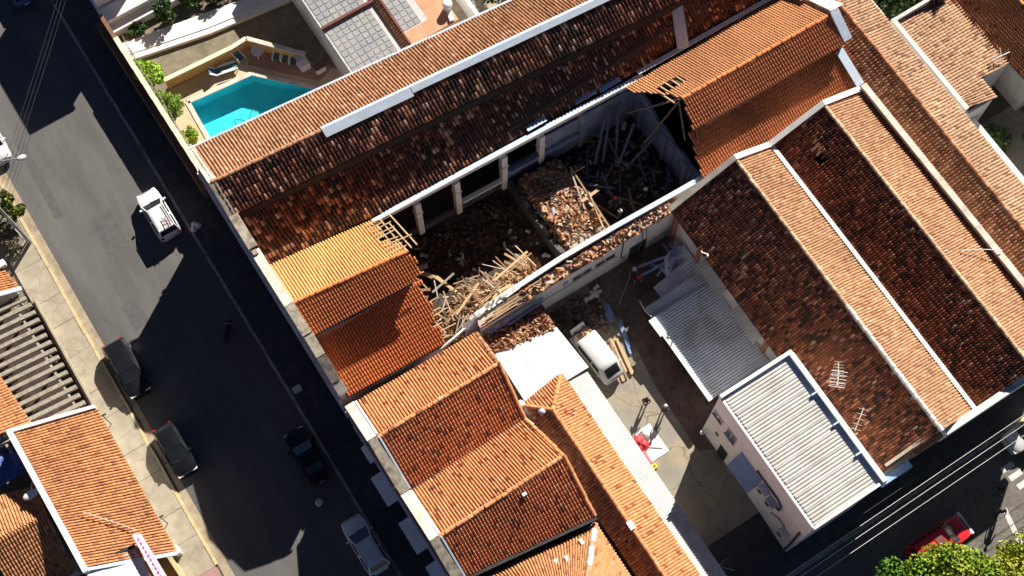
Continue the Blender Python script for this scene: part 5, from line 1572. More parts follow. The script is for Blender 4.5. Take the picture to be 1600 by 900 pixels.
obj("tank_pipe", MB().beam((24.9, 48.1, 4.1), (24.7, 47.3, 4.1), .35, .2), M_whiteplastic, t)
sheet("yard_paving", [(25.3, 47), (30.6, 46.4), (30.6, 56), (25.3, 56)], -0.02, M_conc, "pale paved yard at the top edge right of the terrace building", "paving")
t = thing("yard_wall", "white yard wall at the top edge right of the terrace", "wall", (27.6, 50, 0))
obj("wall", MB().prism([(27.0, 47), (27.3, 47), (27.3, 56), (27.0, 56)], 0, 2.2), M_white, t)
tree("garden_tree", "dark shaded tree at the top edge right of the terrace", "tree", (29.2, 50.0, 0), 3.0, 1.6, 1300, .3, GREEN, low=.2)
t = thing("white_roof_shed", "small white shed roof at the top edge beside the dark tree", "shed", (32.5, 48.5, 0))
obj("roof_sheet", corrugated((31.2, 46.8, 2.4), (35.2, 46.4, 2.4), (35.2, 50, 2.6), (31.2, 50, 2.6), .25, .02), M_whitemetal, t)
obj("wall", MB().box(31.4, 35, 47, 49.8, 0, 2.3), M_white, t)

# ------------------------------------------------------------------ houses on the left
P1 = thing("street_house", "house with one wide orange tile roof facing the street, lower left", "house", (-14, 30, 0))
roof_tiles("p", P1, (-11.15, 23.85, 3.3), (-11.15, 35.3, 3.3), (-16.45, 36.5, 4.2), (-16.4, 25.9, 4.2), T_LEFT, 0.215, 0.34, patch=.05)
obj("wall", MB().box(-16.3, -11.75, 25.5, 35.4, 0, 3.2), M_plaster, P1)
obj("parapet", MB().prism([(-16.85, 36.7), (-16.5, 36.7), (-16.4, 25.6), (-16.75, 25.6)], 0, 4.5), M_white, P1)
obj("parapet", MB().prism([(-16.8, 36.85), (-16.8, 36.6), (-11.2, 35.35), (-11.2, 35.6)], 3.0, [4.5, 4.45, 3.55, 3.6]), M_white, P1)
obj("gutter", MB().beam((-16.4, 25.75, 4.1), (-11.2, 23.75, 3.3), .25, .15), M_zinc, P1)
obj("roof_cable", MB().path([(-15.0, 29.2, 4.3), (-13.3, 27.2, 3.95), (-12.6, 26.3, 3.9)], .025), M_plaster, P1)
Pg = thing("pergola", "weathered pergola of grey slats between two orange roofs on the left", "pergola", (-14, 41, 0))
for k in range(15):
    yv = 36.35 + k * 0.64
    obj("slat", MB().beam((-20.5, yv + .72, 2.85 + rnd.gauss(0, .01)), (-11.65 - rnd.uniform(0, .12), yv - .0, 2.85 + rnd.gauss(0, .012)), .27, .26), M_slat, Pg)
for x in (-12.35, -17.5):
    obj("cross_beam", MB().beam((x, 35.9, 2.72), (x - .35, 45.9, 2.72), .16, .3), M_slat, Pg)
for yv in (36.4, 41, 45.6):
    obj("post", MB().beam((-12.4, yv, 0), (-12.4, yv, 2.66), .18), M_slat, Pg)
obj("back_wall", MB().box(-11.62, -11.5, 35.8, 46.2, 0, 1.0), M_conc, Pg)
sheet("yard_paving", [(-21, 36.8), (-11.62, 35.6), (-11.62, 46.2), (-21, 47)], -0.02, M_darkfloor, "dark floor under the slatted pergola on the left", "paving")  # floor coloured near black for the shade between the slats
P2 = thing("corner_house", "narrow orange tile roof above the slatted pergola at the left edge", "house", (-14, 48, 0))
roof_tiles("p", P2, (-11.75, 46.1, 3.2), (-12.3, 49.0, 3.2), (-16.5, 50.5, 4.0), (-16.5, 47.2, 4.0), T_LEFT, .215, .34)
obj("wall", MB().box(-16.4, -12.4, 47.2, 49, 0, 3.0), M_plaster, P2)
obj("gutter", MB().beam((-16.5, 47.0, 3.95), (-11.65, 45.9, 3.3), .3, .22), M_zinc, P2)
obj("water_spout", MB().box(-12.35, -11.75, 48.0, 48.5, 3.2, 3.6), M_white, P2, bevel=.05)
P3_ = thing("rear_house", "gabled orange tile house at the lower left edge behind the wide roof", "house", (-19, 30, 0))
roof_tiles("p", P3_, (-21.5, 34.3, 2.6), (-17.1, 33.0, 2.6), (-17.2, 30.6, 3.6), (-21.5, 30.9, 3.6), T_LEFT, .215, .34)
roof_tiles("p", P3_, (-21.5, 26.2, 2.2), (-17.5, 26.6, 2.2), (-17.2, 30.6, 3.6), (-21.5, 30.9, 3.6), T_LEFT, .215, .34)
obj("wall", MB().box(-21.5, -17.6, 26.8, 33, 0, 2.3), M_plaster, P3_)
t = thing("satellite_dish", "small white satellite dish on the white parapet above the rear roof", "satellite dish", (-17.35, 32.4, 3.4))
obj("dish", MB().dome((-17.5, 32.3, 3.7), .55, .3, .14), M_whiteplastic, t, smooth=50)
obj("arm", MB().beam((-17.4, 32.4, 3.7), (-16.95, 32.8, 4.2), .04).beam((-17.3, 32.3, 3.7), (-16.9, 32.4, 4.0), .04), M_steel, t)
P4 = thing("far_left_house", "orange tile roof strip left of the slatted pergola", "house", (-19, 39, 0))
roof_tiles("p", P4, (-15.4, 37.0, 3.1), (-16.2, 46.5, 3.1), (-21, 46.5, 4.2), (-21, 37.5, 4.2), T_LEFT, .215, .34)
obj("wall", MB().box(-21, -16.4, 37.5, 46, 0, 3.0), M_plaster, P4)
t = thing("tarpaulin_roof", "blue and white tarpaulin stretched beside the white parapet", "tarpaulin", (-18.5, 35.8, 2))
mb = MB()
NX, NY = 10, 8
vs = []
for i in range(NX + 1):
    for j in range(NY + 1):
        u, v = i / NX, j / NY
        x = -21.5 + u * 4.5
        vs.append((x, 34.5 + v * 2.4 + u * -.1, 2.3 + .12 * math.sin(u * 9 + v * 4) + .1 * math.sin(v * 11)))
fs = [(i * (NY + 1) + j, (i + 1) * (NY + 1) + j, (i + 1) * (NY + 1) + j + 1, i * (NY + 1) + j + 1) for i in range(NX) for j in range(NY)]
obj("sheet", mb.add(vs, fs), M_tarp, t, smooth=180)
obj("pole_frame", MB().beam((-17.1, 34.5, 0), (-17.1, 34.5, 2.2), .06).beam((-17.1, 36.7, 0), (-17.1, 36.7, 2.2), .06), M_steel, t)
# shop at the bottom left: white and blue roof and pink sign board
t = thing("shop_building", "shop with white and blue sheet roof in the bottom left corner", "shop", (-14.5, 22, 0))
sheets(t, (-13.3, 19, 3.75), (-13.3, 25.4, 3.75), (-16.7, 25.9, 4.0), (-16.7, 19, 4.0), 3, M_whitemetal, .3, .015, name="roof_sheet")
obj("wall", MB().box(-16.6, -13.4, 19, 25.2, 0, 3.6), M_ochre, t)
obj("eave_gutter", MB().beam((-16.8, 26.05, 4.0), (-13.2, 25.55, 3.8), .18, .14), M_dark, t)
sg = thing("sign_board", "pale pink slanted sign board with magenta dashes above the shop", "sign", (-12.6, 24.2, 3.0))
obj("panel", MB().slab((-12.95, 22.0, 4.5), (-12.3, 22.0, 4.35), (-12.45, 25.9, 4.35), (-12.95, 26.1, 4.5), .12), M_pink, sg)
mb = MB()
for k in range(11):
    ya = 22.3 + k * .32
    mb.add([(-12.66 - k * .012, ya, 4.47), (-12.57 - k * .012, ya, 4.45), (-12.57 - k * .012, ya + .19, 4.45), (-12.66 - k * .012, ya + .19, 4.47)], [(0, 1, 2, 3)])
obj("lettering", mb, M_magenta, sg)
obj("post", MB().beam((-12.6, 22.5, 0), (-12.6, 22.5, 4.3), .1).beam((-12.65, 25.5, 0), (-12.65, 25.5, 4.3), .1), M_dark, sg)
t = thing("low_wall", "low yellow wall beside the pink sign board", "wall", (-11.9, 23.2, 0))
obj("wall", MB().prism([(-12.2, 25.2), (-11.95, 25.2), (-11.6, 20), (-11.85, 20)], 0, 1.1), M_yellow, t)
obj("gate_pillar", MB().box(-11.6, -11.25, 24.3, 24.9, 0, 1.0), M_white, t)
# left garden and shrub by the kerb
sheet("front_garden", [(-12.4, 49.6), (-9.95, 50.9), (-9.95, 57), (-14, 57)], 0.13, M_lawn, "dry front garden strip at the left edge", "garden")
tree("street_shrub", "bushy olive green shrub by the yellow kerb at the left edge", "shrub", (-9.75, 53.0, 0.1), 2.6, 1.0, 1500, .24, [(0.12, 0.15, 0.02), (0.18, 0.19, 0.03), (0.07, 0.10, 0.02)], low=.2)
t = thing("garden_fence", "pale rail fence along the left front garden", "fence", (-10.1, 52.5, 0))
obj("rail", MB().beam((-10.1, 50.6, .9), (-11.3, 56, .9), .1, .08), M_white, t)
for k in range(5):
    obj("post", MB().beam((-10.1 - .3 * k, 50.6 + 1.35 * k, 0), (-10.1 - .3 * k, 50.6 + 1.35 * k, .9), .1), M_white, t)
for k in range(3):
    tree("garden_plant", ("dry grey shrub in the left front garden nearest the orange roof", "dry grey shrub in the middle of the left front garden", "dry grey shrub at the upper end of the left front garden")[k], "shrub", (-11.0 - .25 * k, 50.6 + 1.3 * k, .1), 1.1, .7, 420, .2, [(0.13, 0.12, 0.08), (0.2, 0.18, 0.12)], low=.1, group="dry shrubs in the left garden")


# ------------------------------------------------------------------ vehicles
def loft(stations, close=True):
    """stations: list of (y, [ (x,z) half profile from bottom centre-side to top centre ]) mirrored"""
    mb = MB()
    rings = []
    for yv, prof in stations:
        rg = [(-x, yv, z) for x, z in prof] + [(x, yv, z) for x, z in prof[::-1]]
        rings.append(rg)
    n = len(rings[0])
    vs = [p for r in rings for p in r]
    fs = []
    for k in range(len(rings) - 1):
        for i in range(n):
            fs.append((k * n + i, k * n + (i + 1) % n, (k + 1) * n + (i + 1) % n, (k + 1) * n + i))
    fs.append(tuple(range(n))[::-1])
    fs.append(tuple((len(rings) - 1) * n + i for i in range(n)))
    return mb.add(vs, fs)


def car(label, x, yv, rz, pm, L=4.2, W=1.72, H=1.5, kind="hatch", group="parked cars", z=0.0, roofm=None):
    t = thing("parked_car", label, "car", (x, yv, z), rz, group)
    w = W / 2
    hood = 0.92 if kind != "suv" else 1.05
    belt = 0.98 if kind != "suv" else 1.12
    f, r = L / 2, -L / 2

    def pr(hw, zb, zt):
        return [(hw * .82, zb), (hw, zb + .16), (hw * 1.0, zt - .28), (hw * .96, zt - .06), (hw * .80, zt)]
    st = [(r, pr(w * .80, .38, belt - .22)), (r + .12, pr(w * .93, .26, belt - .04)), (r + .55, pr(w, .22, belt)), (0, pr(w, .22, belt)),
          (f - 1.25, pr(w, .22, hood + .04)), (f - .55, pr(w * .97, .22, hood - .04)), (f - .14, pr(w * .88, .26, hood - .16)), (f, pr(w * .70, .36, hood - .30))]
    obj("body", loft(st), pm, t, local=True, smooth=38)
    # cabin: frustum
    if kind == "hatch":
        yb0, yb1, yt0, yt1 = r + .12, f - 1.05, r + .55, f - 1.95
    elif kind == "suv":
        yb0, yb1, yt0, yt1 = r + .08, f - 1.1, r + .35, f - 1.85
    elif kind == "sedan":
        yb0, yb1, yt0, yt1 = r + .65, f - 1.15, r + 1.25, f - 2.0
    else:
        yb0, yb1, yt0, yt1 = r + 1.6, f - 1.0, r + 1.85, f - 1.7
    wb, wt = w * .93, w * .74
    b0, b1, t0, t1 = belt - .05, hood - .02, H - .05, H - .06
    B = [Vector((-wb, yb0, b0)), Vector((wb, yb0, b0)), Vector((wb, yb1, b1)), Vector((-wb, yb1, b1))]
    T = [Vector((-wt, yt0, t0)), Vector((wt, yt0, t0)), Vector((wt, yt1, t1)), Vector((-wt, yt1, t1))]
    mb = MB().add(B + T, [(0, 1, 5, 4), (1, 2, 6, 5), (2, 3, 7, 6), (3, 0, 4, 7), (4, 5, 6, 7)])
    obj("cabin", mb, pm, t, local=True, bevel=.05, smooth=35)
    # roof panel, gently domed
    n1, n2 = 6, 6
    vs = []
    for i in range(n1 + 1):
        for j in range(n2 + 1):
            u, v = i / n1, j / n2
            p = T[0].lerp(T[1], u).lerp(T[3].lerp(T[2], u), v)
            vs.append((p.x * .96, p.y + (.5 - v) * .06, p.z + .055 * (1 - (2 * u - 1) ** 4) * (1 - (2 * v - 1) ** 4) + .004))
    fs = [(i * (n2 + 1) + j, (i + 1) * (n2 + 1) + j, (i + 1) * (n2 + 1) + j + 1, i * (n2 + 1) + j + 1) for i in range(n1) for j in range(n2)]
    obj("roof", MB().add(vs, fs), roofm or pm, t, local=True, smooth=60)

    def pane(name, a, b, c, d, ins=.07, off=.012, top=.10):
        N = (b - a).cross(d - a).normalized()
        ctr = (a + b + c + d) / 4
        if N.dot(ctr - Vector((0, 0, .7))) < 0:
            N = -N
        q = [a.lerp(b, ins).lerp(d.lerp(c, ins), top), a.lerp(b, 1 - ins).lerp(d.lerp(c, 1 - ins), top), a.lerp(b, 1 - ins).lerp(d.lerp(c, 1 - ins), 1 - top), a.lerp(b, ins).lerp(d.lerp(c, ins), 1 - top)]
        q = [p + N * off for p in q]
        mb = MB().add(q, [(0, 1, 2, 3) if (q[1] - q[0]).cross(q[3] - q[0]).dot(N) > 0 else (3, 2, 1, 0)])
        obj(name, mb, M_glass, t, local=True)
    pane("windshield", B[3], B[2], T[2], T[3], .06, .014, .06)
    pane("rear_window", B[1], B[0], T[0], T[1], .09, .014, .14)
    for a, b, c, d in ((B[2], B[1], T[1], T[2]), (B[0], B[3], T[3], T[0])):
        m1, m2 = a.lerp(b, .5), d.lerp(c, .5)
        pane("side_window", a, m1, m2, d, .07, .012, .16)
        pane("side_window", m1, b, c, m2, .07, .012, .16)
    for sx in (-1, 1):
        obj("headlight", MB().box(sx * w * .62 - .2, sx * w * .62 + .2, f - .22, f - .06, hood - .34, hood - .17), M_lamp, t, local=True, bevel=.03)
        obj("taillight", MB().box(sx * w * .74 - .12, sx * w * .74 + .12, r - .01, r + .2, belt - .38, belt - .1), M_red, t, local=True, bevel=.03)
        obj("mirror", MB().box(sx * (w + .09) - .09, sx * (w + .09) + .09, f - 1.5, f - 1.36, belt - .02, belt + .13), pm, t, local=True, bevel=.03)
        for yy in (f - .82, r + .78):
            tyre = obj("wheel", MB().tube((sx * (w - .2), yy, .31), (sx * (w + .005), yy, .31), .31, .31, 18), M_black, t, local=True, smooth=40)
            obj("rim", MB().tube((sx * (w + .004), yy, .31), (sx * (w + .014), yy, .31), .2, .19, 14), M_steel, tyre, local=True)
    obj("hood_seam", MB().beam((-w * .78, f - 1.0, hood + .012), (-w * .62, f - .2, hood - .14), .02, .02).beam((w * .78, f - 1.0, hood + .012), (w * .62, f - .2, hood - .14), .02, .02).beam((-w * .55, f - .12, hood - .15), (w * .55, f - .12, hood - .15), .03, .02), M_black, t, local=True)
    for sx in (-1, 1):
        obj("roof_seam", MB().beam((sx * wt * .93, yt0 + .08, H - .015), (sx * wt * .93, yt1 - .08, H - .015), .025, .02), M_black, t, local=True)
    obj("bumper", MB().box(-w * .7, w * .7, f - .1, f + .03, .3, .48), pm, t, local=True, bevel=.04)
    obj("license_plate", MB().box(-.2, .2, r - .025, r + .02, .52, .64), M_whiteplastic, t, local=True)
    obj("wiper", MB().beam((-.1, yb1 - .02, b1 + .05), (w * .6, yb1 - .1, b1 + .12), .025), M_black, t, local=True)
    return t


c_suv = car("white station wagon with roof rails and ladder, half in the sun", -0.98, 47.0, 0, P_white, 4.15, 1.75, 1.62, "suv")
for sx in (-.52, .52):
    obj("roof_rail", MB().beam((sx, -1.55, 1.70), (sx, .15, 1.70), .05, .05), M_steel, c_suv, local=True)
obj("rear_ladder", MB().beam((.05, -1.75, 1.74), (.05, -.9, 1.76), .04).beam((.4, -1.75, 1.74), (.4, -.9, 1.76), .04).beam((.05, -1.6, 1.75), (.4, -1.6, 1.75), .04).beam((.05, -1.3, 1.75), (.4, -1.3, 1.75), .04).beam((.05, -1.0, 1.76), (.4, -1.0, 1.76), .04), M_wine, c_suv, local=True)
car("white hatchback parked in shadow by the sidewalk at the bottom", -0.5, 18.05, 0, P_white, 4.25, 1.72, 1.5, "hatch")
car("black car with shining windows parked half in sun at the left kerb", -8.35, 37.75, math.pi, P_black, 4.5, 1.8, 1.6, "suv")
car("black car parked behind the first black one at the left kerb", -8.25, 30.75, math.pi, P_black, 4.0, 1.7, 1.5, "hatch")
car("black car lost in the shadow by the right hand kerb", -0.75, 25.5, 0, P_black, 4.2, 1.7, 1.48, "sedan")
car("white and pale blue car cut by the left edge of the picture", -8.75, 59.1, math.pi, P_white, 4.2, 1.72, 1.5, "hatch")
car("blue car cut by the top edge of the street", -1.3, 70.3, 0, P_blue, 4.2, 1.72, 1.5, "hatch")
cr = car("red van with white front band partly under the yellow green tree", 32.25, -2.65, -math.pi / 2, P_red, 4.6, 1.85, 1.75, "suv")
obj("front_band", MB().box(-.86, .86, 2.18, 2.36, .62, .86), M_whiteplastic, cr, local=True, bevel=.05)
obj("roof_hatch", MB().box(-.3, .3, -.5, .1, 1.76, 1.79), M_wine, cr, local=True)
car("white and red car at the right edge beside the zebra crossing", 42.45, -.05, math.pi / 2, P_white, 4.2, 1.7, 1.5, "hatch", roofm=P_red)

# white van in the courtyard, windscreen towards the lower right
t = thing("van", "white van with debris on its rear, parked beside the white canopy", "van", (19.95, 20.6, 0.6), math.pi + math.radians(4))
w, L = .82, 4.0
st = [(-2.0, [(.6, .4), (.8, .5), (.8, .9), (.78, 1.02), (.6, 1.05)]), (-1.35, [(.66, .3), (.82, .45), (.82, .95), (.8, 1.05), (.62, 1.08)]),
      (-1.3, [(.66, .3), (.82, .45), (.82, 1.3), (.76, 1.82), (.6, 1.93)]), (-1.0, [(.66, .3), (.82, .45), (.82, 1.3), (.77, 1.9), (.6, 2.0)]), (1.1, [(.66, .3), (.82, .45), (.82, 1.25), (.76, 1.88), (.58, 1.99)]),
      (1.35, [(.66, .3), (.82, .45), (.82, 1.15), (.75, 1.8), (.56, 1.92)]), (1.95, [(.62, .34), (.8, .45), (.8, .95), (.76, 1.08), (.56, 1.14)]), (2.1, [(.55, .4), (.72, .5), (.72, .8), (.68, .95), (.5, 1.0)])]
obj("body", loft(st), P_white, t, local=True, smooth=35)
def vpane(name, q):
    obj(name, MB().add(q, [(0, 1, 2, 3)]), M_glass, t, local=True)
vpane("windshield", [(.56, 1.97, 1.16), (-.56, 1.97, 1.16), (-.55, 1.44, 1.84), (.55, 1.44, 1.84)])
for s in (-1, 1):
    q = [(s * .835, 1.25, 1.2), (s * .835, .5, 1.22), (s * .79, .5, 1.74), (s * .79, 1.15, 1.72)]
    vpane("side_window", q if s < 0 else q[::-1])
    q = [(s * .835, .35, 1.22), (s * .835, -1.1, 1.22), (s * .79, -1.05, 1.74), (s * .79, .35, 1.74)]
    vpane("side_window", q if s < 0 else q[::-1])
    for yy in (1.35, -1.25):
        tyre = obj("wheel", MB().tube((s * .62, yy, .3), (s * .825, yy, .3), .3, .3, 18), M_black, t, local=True, smooth=40)
        obj("rim", MB().tube((s * .825, yy, .3), (s * .835, yy, .3), .19, .18, 14), M_steel, tyre, local=True)
    obj("headlight", MB().box(s * .55 - .13, s * .55 + .13, 2.0, 2.1, .66, .86), M_lamp, t, local=True, bevel=.03)
    obj("mirror", MB().box(s * .98 - .08, s * .98 + .08, 1.3, 1.42, 1.2, 1.42), P_white, t, local=True, bevel=.03)
obj("bumper", MB().box(-.7, .7, 2.05, 2.16, .36, .5), P_white, t, local=True, bevel=.03)
obj("grille_panel", MB().box(-.3, .3, 2.085, 2.12, .6, .8), M_black, t, local=True)
obj("tailgate", MB().slab((-.6, -2.0, 1.06), (.6, -2.0, 1.06), (.58, -2.35, 1.5), (-.58, -2.35, 1.5), .04), P_white, t, local=True)
obj("rear_rack", MB().beam((-.7, -1.95, 1.12), (.7, -1.95, 1.12), .06).beam((-.72, -1.4, 1.1), (-.72, -1.95, 1.1), .06).beam((.72, -1.4, 1.1), (.72, -1.95, 1.1), .06), M_steel, t, local=True)
def vpos():
    return 19.95 + rnd.uniform(-.55, .55), 22.3 + rnd.uniform(-.3, .3), 1.78 + rnd.uniform(0, .08)
o = shards("tile_rubble", vpos, 45, label="small pile of broken tiles on the rear of the white van", cols=((0.36, 0.2, 0.12), (0.5, 0.33, 0.22)))
o["category"] = "rubble"

# motorcycle by the kerb
t = thing("motorcycle", "dark motorcycle in the shadow near the right hand kerb", "motorcycle", (-1.0, 36.5, 0), math.radians(-40))
for yy in (-.62, .62):
    wh = obj("wheel", MB().tube((-.05, yy, .3), (.05, yy, .3), .3, .3, 18), M_black, t, local=True)
    obj("rim", MB().tube((-.055, yy, .3), (.055, yy, .3), .17, .17, 12), M_steel, wh, local=True)
obj("frame", MB().beam((0, -.6, .35), (0, .1, .7), .08).beam((0, .1, .7), (0, .62, .32), .07).box(-.14, .14, -.2, .2, .28, .55), M_dark, t, local=True)
obj("fuel_tank", MB().dome((0, .12, .72), .15, .28, .16), P_black, t, local=True, smooth=60)
obj("seat", MB().box(-.12, .12, -.68, -.1, .72, .8), M_black, t, local=True, bevel=.04)
obj("handlebar", MB().beam((-.36, .36, 1.0), (.36, .36, 1.0), .035).beam((0, .4, .5), (0, .36, 1.0), .06), M_steel, t, local=True)
obj("headlight", MB().dome((0, .5, .85), .06, .06, .06, full=True), M_dark, t, local=True, smooth=60)


# ------------------------------------------------------------------ people
def person(label, x, yv, z, rz, shirt, trousers, hat, hatname="helmet", pose="stand", group=None, hold=None):
    t = thing("person", label, "person", (x, yv, z), rz, group)
    P = {}
    V, Ed, Rd = [], [], []

    def jv(name, co, r, par=None):
        P[name] = len(V)
        V.append(co)
        Rd.append(r)
        if par:
            Ed.append((P[par], P[name]))
    lean = .25 if pose == "bend" else 0.0
    jv("pelvis", (0, 0, .95), (.155, .12))
    jv("waist", (0, .02 + lean * .3, 1.12), (.145, .11), "pelvis")
    jv("chest", (0, .02 + lean, 1.32), (.175, .12), "waist")
    jv("neck", (0, .03 + lean * 1.3, 1.50), (.06, .06), "chest")
    jv("head", (0, .05 + lean * 1.5, 1.61), (.085, .095), "neck")
    jv("crown", (0, .045 + lean * 1.6, 1.70), (.075, .085), "head")
    for s in (-1, 1):
        k = "r" if s > 0 else "l"
        st_ = .12 * s if pose == "walk" else 0
        jv("hip" + k, (.1 * s, 0, .88), (.1, .1), "pelvis")
        jv("knee" + k, (.11 * s, .04 + st_, .5), (.065, .065), "hip" + k)
        jv("ankle" + k, (.12 * s, -.02 + st_ * 1.4, .1), (.045, .045), "knee" + k)
        jv("foot" + k, (.13 * s, .13 + st_ * 1.4, .05), (.045, .035), "ankle" + k)
        jv("shoulder" + k, (.19 * s, .02 + lean, 1.40), (.07, .07), "chest")
        if hold:
            e, h = (.30 * s, .06 + lean, 1.14), (.12 * s, .30 + lean, 1.2)
        else:
            e, h = (.25 * s, .0 + lean - st_ * .6, 1.13), (.26 * s, .08 + lean - st_, .88)
        jv("elbow" + k, e, (.047, .047), "shoulder" + k)
        jv("wrist" + k, h, (.032, .03), "elbow" + k)
        d = (Vector(h) - Vector(e)).normalized()
        side = d.cross(Vector((0, 1, 0.3))).normalized()
        pm = Vector(h) + d * .07
        jv("palm" + k, tuple(pm), (.034, .02), "wrist" + k)
        for i, (o_, l_) in enumerate(((-.03, .07), (-.01, .085), (.01, .08), (.03, .06))):
            q = pm + side * o_ + d * l_ + Vector((0, .015, 0))
            jv("finger%d%s" % (i, k), tuple(q), (.009, .009), "palm" + k)
        jv("thumb" + k, tuple(Vector(h) + d * .05 + side * .055 * -s), (.01, .01), "wrist" + k)
    me = bpy.data.meshes.new("body")
    me.from_pydata(V, Ed, [])
    o = bpy.data.objects.new("body", me)
    col.objects.link(o)
    md = o.modifiers.new("skin", 'SKIN')
    md.use_smooth_shade = True
    if not me.skin_vertices:
        return t
    for i, r in enumerate(Rd):
        me.skin_vertices[0].data[i].radius = r
        me.skin_vertices[0].data[i].use_root = (i == 0)
    sb = o.modifiers.new("sub", 'SUBSURF')
    sb.levels = 1
    sb.render_levels = 1
    dg = bpy.context.evaluated_depsgraph_get()
    m2 = bpy.data.meshes.new_from_object(o.evaluated_get(dg))
    bpy.data.objects.remove(o)
    m2.materials.clear()
    for mm in (shirt, trousers, M_skin, M_black):
        m2.materials.append(mm)
    for p in m2.polygons:
        c = p.center
        if c.z < .11:
            i = 3
        elif c.z < .98 and abs(c.x) < .21:
            i = 1
        elif c.z > 1.49:
            i = 2
        elif abs(c.x) > .19 and c.z < 1.02 or (hold and c.y > .2 + lean):
            i = 2
        else:
            i = 0
        p.material_index = i
    m2.name = "body"
    link("body", m2, None, t)
    hy = .045 + lean * 1.6
    mb = MB().dome((0, hy, 1.685), .125, .135, .115, 14, 5)
    if hatname == "helmet":
        mb.tube((0, hy + .02, 1.68), (0, hy + .02, 1.695), .165, .16, 16)
    obj(hatname, mb, hat, t, local=True, smooth=50)
    if hold:
        obj("camera_box", MB().box(-.1, .1, .3 + lean, .45 + lean, 1.16, 1.27), M_black, t, local=True, bevel=.02)
    return t


person("person in black holding a camera on the sunlit courtyard concrete", 20.95, 15.95, .6, math.radians(140), M_cblack, M_cdark, M_hair, "hair", hold=True, group="people in the courtyard")
person("person with pale cap standing at the edge of the courtyard shadow", 21.75, 14.85, .6, math.radians(150), M_cgrey, M_cblack, M_cwhite, "cap", group="people in the courtyard")
person("person with red helmet in the shaded debris of the ruin", 27.5, 29.5, .75, 2.0, M_cdark, M_cdark, M_cred, group="firefighters")
person("person with pale helmet deep in the shaded ruin near the south wall", 29.7, 28.8, .85, 1.0, M_cdark, M_cdark, M_cwhite, group="firefighters")
person("person with pale helmet beside the one in the red helmet", 27.2, 28.4, .7, .5, M_cgrey, M_cdark, M_cwhite, group="firefighters")
person("person with reflective stripes beside the long pole in the courtyard shade", 25.6, 24.3, .62, 2.6, M_cgrey, M_cdark, M_cwhite, group="firefighters")
person("person in red helmet in the shaded courtyard beside the torn shed roof", 25.5, 23.6, .62, 2.6, M_cdark, M_cdark, M_cred, group="firefighters")
person("dark clothed pedestrian walking on the sunlit setts beside the tree", 37.0, -3.35, 0, 2.4, M_cblack, M_cdark, M_hair, "hair", pose="walk", group="pedestrians")
person("dark clothed pedestrian stepping out of the building shadow", 37.85, -2.15, 0, 2.2, M_cblack, M_cgrey, M_hair, "hair", pose="walk", group="pedestrians")

# ------------------------------------------------------------------ gear in the courtyard
t = obj("ground_sheet", MB().slab((18.5, 12.3, .64), (20.5, 12.3, .64), (20.45, 14.65, .64), (18.45, 14.6, .64), .015), M_white, label="white square sheet spread on the courtyard concrete", cat="sheet")
t = thing("duffel_bag", "plump red bag on the white sheet", "bag", (18.95, 13.75, .65))
mb = MB()
mb.dome((19.0, 14.0, .66), .5, .46, .42).dome((19.2, 13.6, .66), .42, .4, .36).dome((18.9, 13.55, .66), .36, .36, .34).dome((19.35, 14.05, .66), .26, .26, .25)
obj("bag_body", mb, M_redcloth, t, smooth=60)
obj("strap", MB().path([(18.7, 14.2, .95), (19.0, 13.9, 1.1), (19.2, 13.5, 1.04), (19.3, 13.2, .8)], .03), M_redcloth, t)
t = obj("rolled_mat", MB().tube((18.85, 13.2, .84), (18.85, 12.2, .84), .19, .19, 14), M_pinkcloth, smooth=40, label="rolled pinkish red mat on the edge of the white sheet", cat="mat")
t = thing("yellow_case", "small yellow case at the corner of the white sheet", "case", (18.65, 12.15, .65))
obj("case_body", MB().box(18.75, 19.15, 11.75, 12.1, .65, .9), M_yel, t, bevel=.04)
obj("handle", MB().path([(18.85, 11.95, .9), (18.85, 11.95, .98), (19.05, 11.95, .98), (19.05, 11.95, .9)], .02), M_dark, t)
t = thing("round_case", "round brown case on the white sheet beside the red bag", "case", (19.6, 13.9, .65))
obj("case_body", MB().tube((19.6, 13.9, .65), (19.6, 13.9, .8), .28, .26, 18).dome((19.6, 13.9, .8), .26, .26, .06), M_brownplastic, t, smooth=40)
obj("handle", MB().path([(19.5, 14.1, .82), (19.6, 14.15, .9), (19.7, 14.1, .82)], .02), M_dark, t)
t = thing("tool_kit", "grey metal tool tray with tubes above the red bag", "tools", (19.4, 14.4, .65))
obj("tray", MB().box(19.1, 19.7, 14.25, 14.6, .65, .72), M_steel, t)
obj("tube_part", MB().tube((19.15, 14.4, .78), (19.65, 14.5, .78), .05), M_whiteplastic, t)
obj("tripod", MB().tube((18.3, 15.5, .7), (18.75, 14.2, .7), .03), M_dark, label="dark thin pole lying on the concrete beside the red bag", cat="pole")
obj("thin_rod", MB().tube((19.4, 13.3, .68), (20.2, 12.7, .68), .02), M_brownplastic, label="thin rod lying across the white sheet", cat="rod")
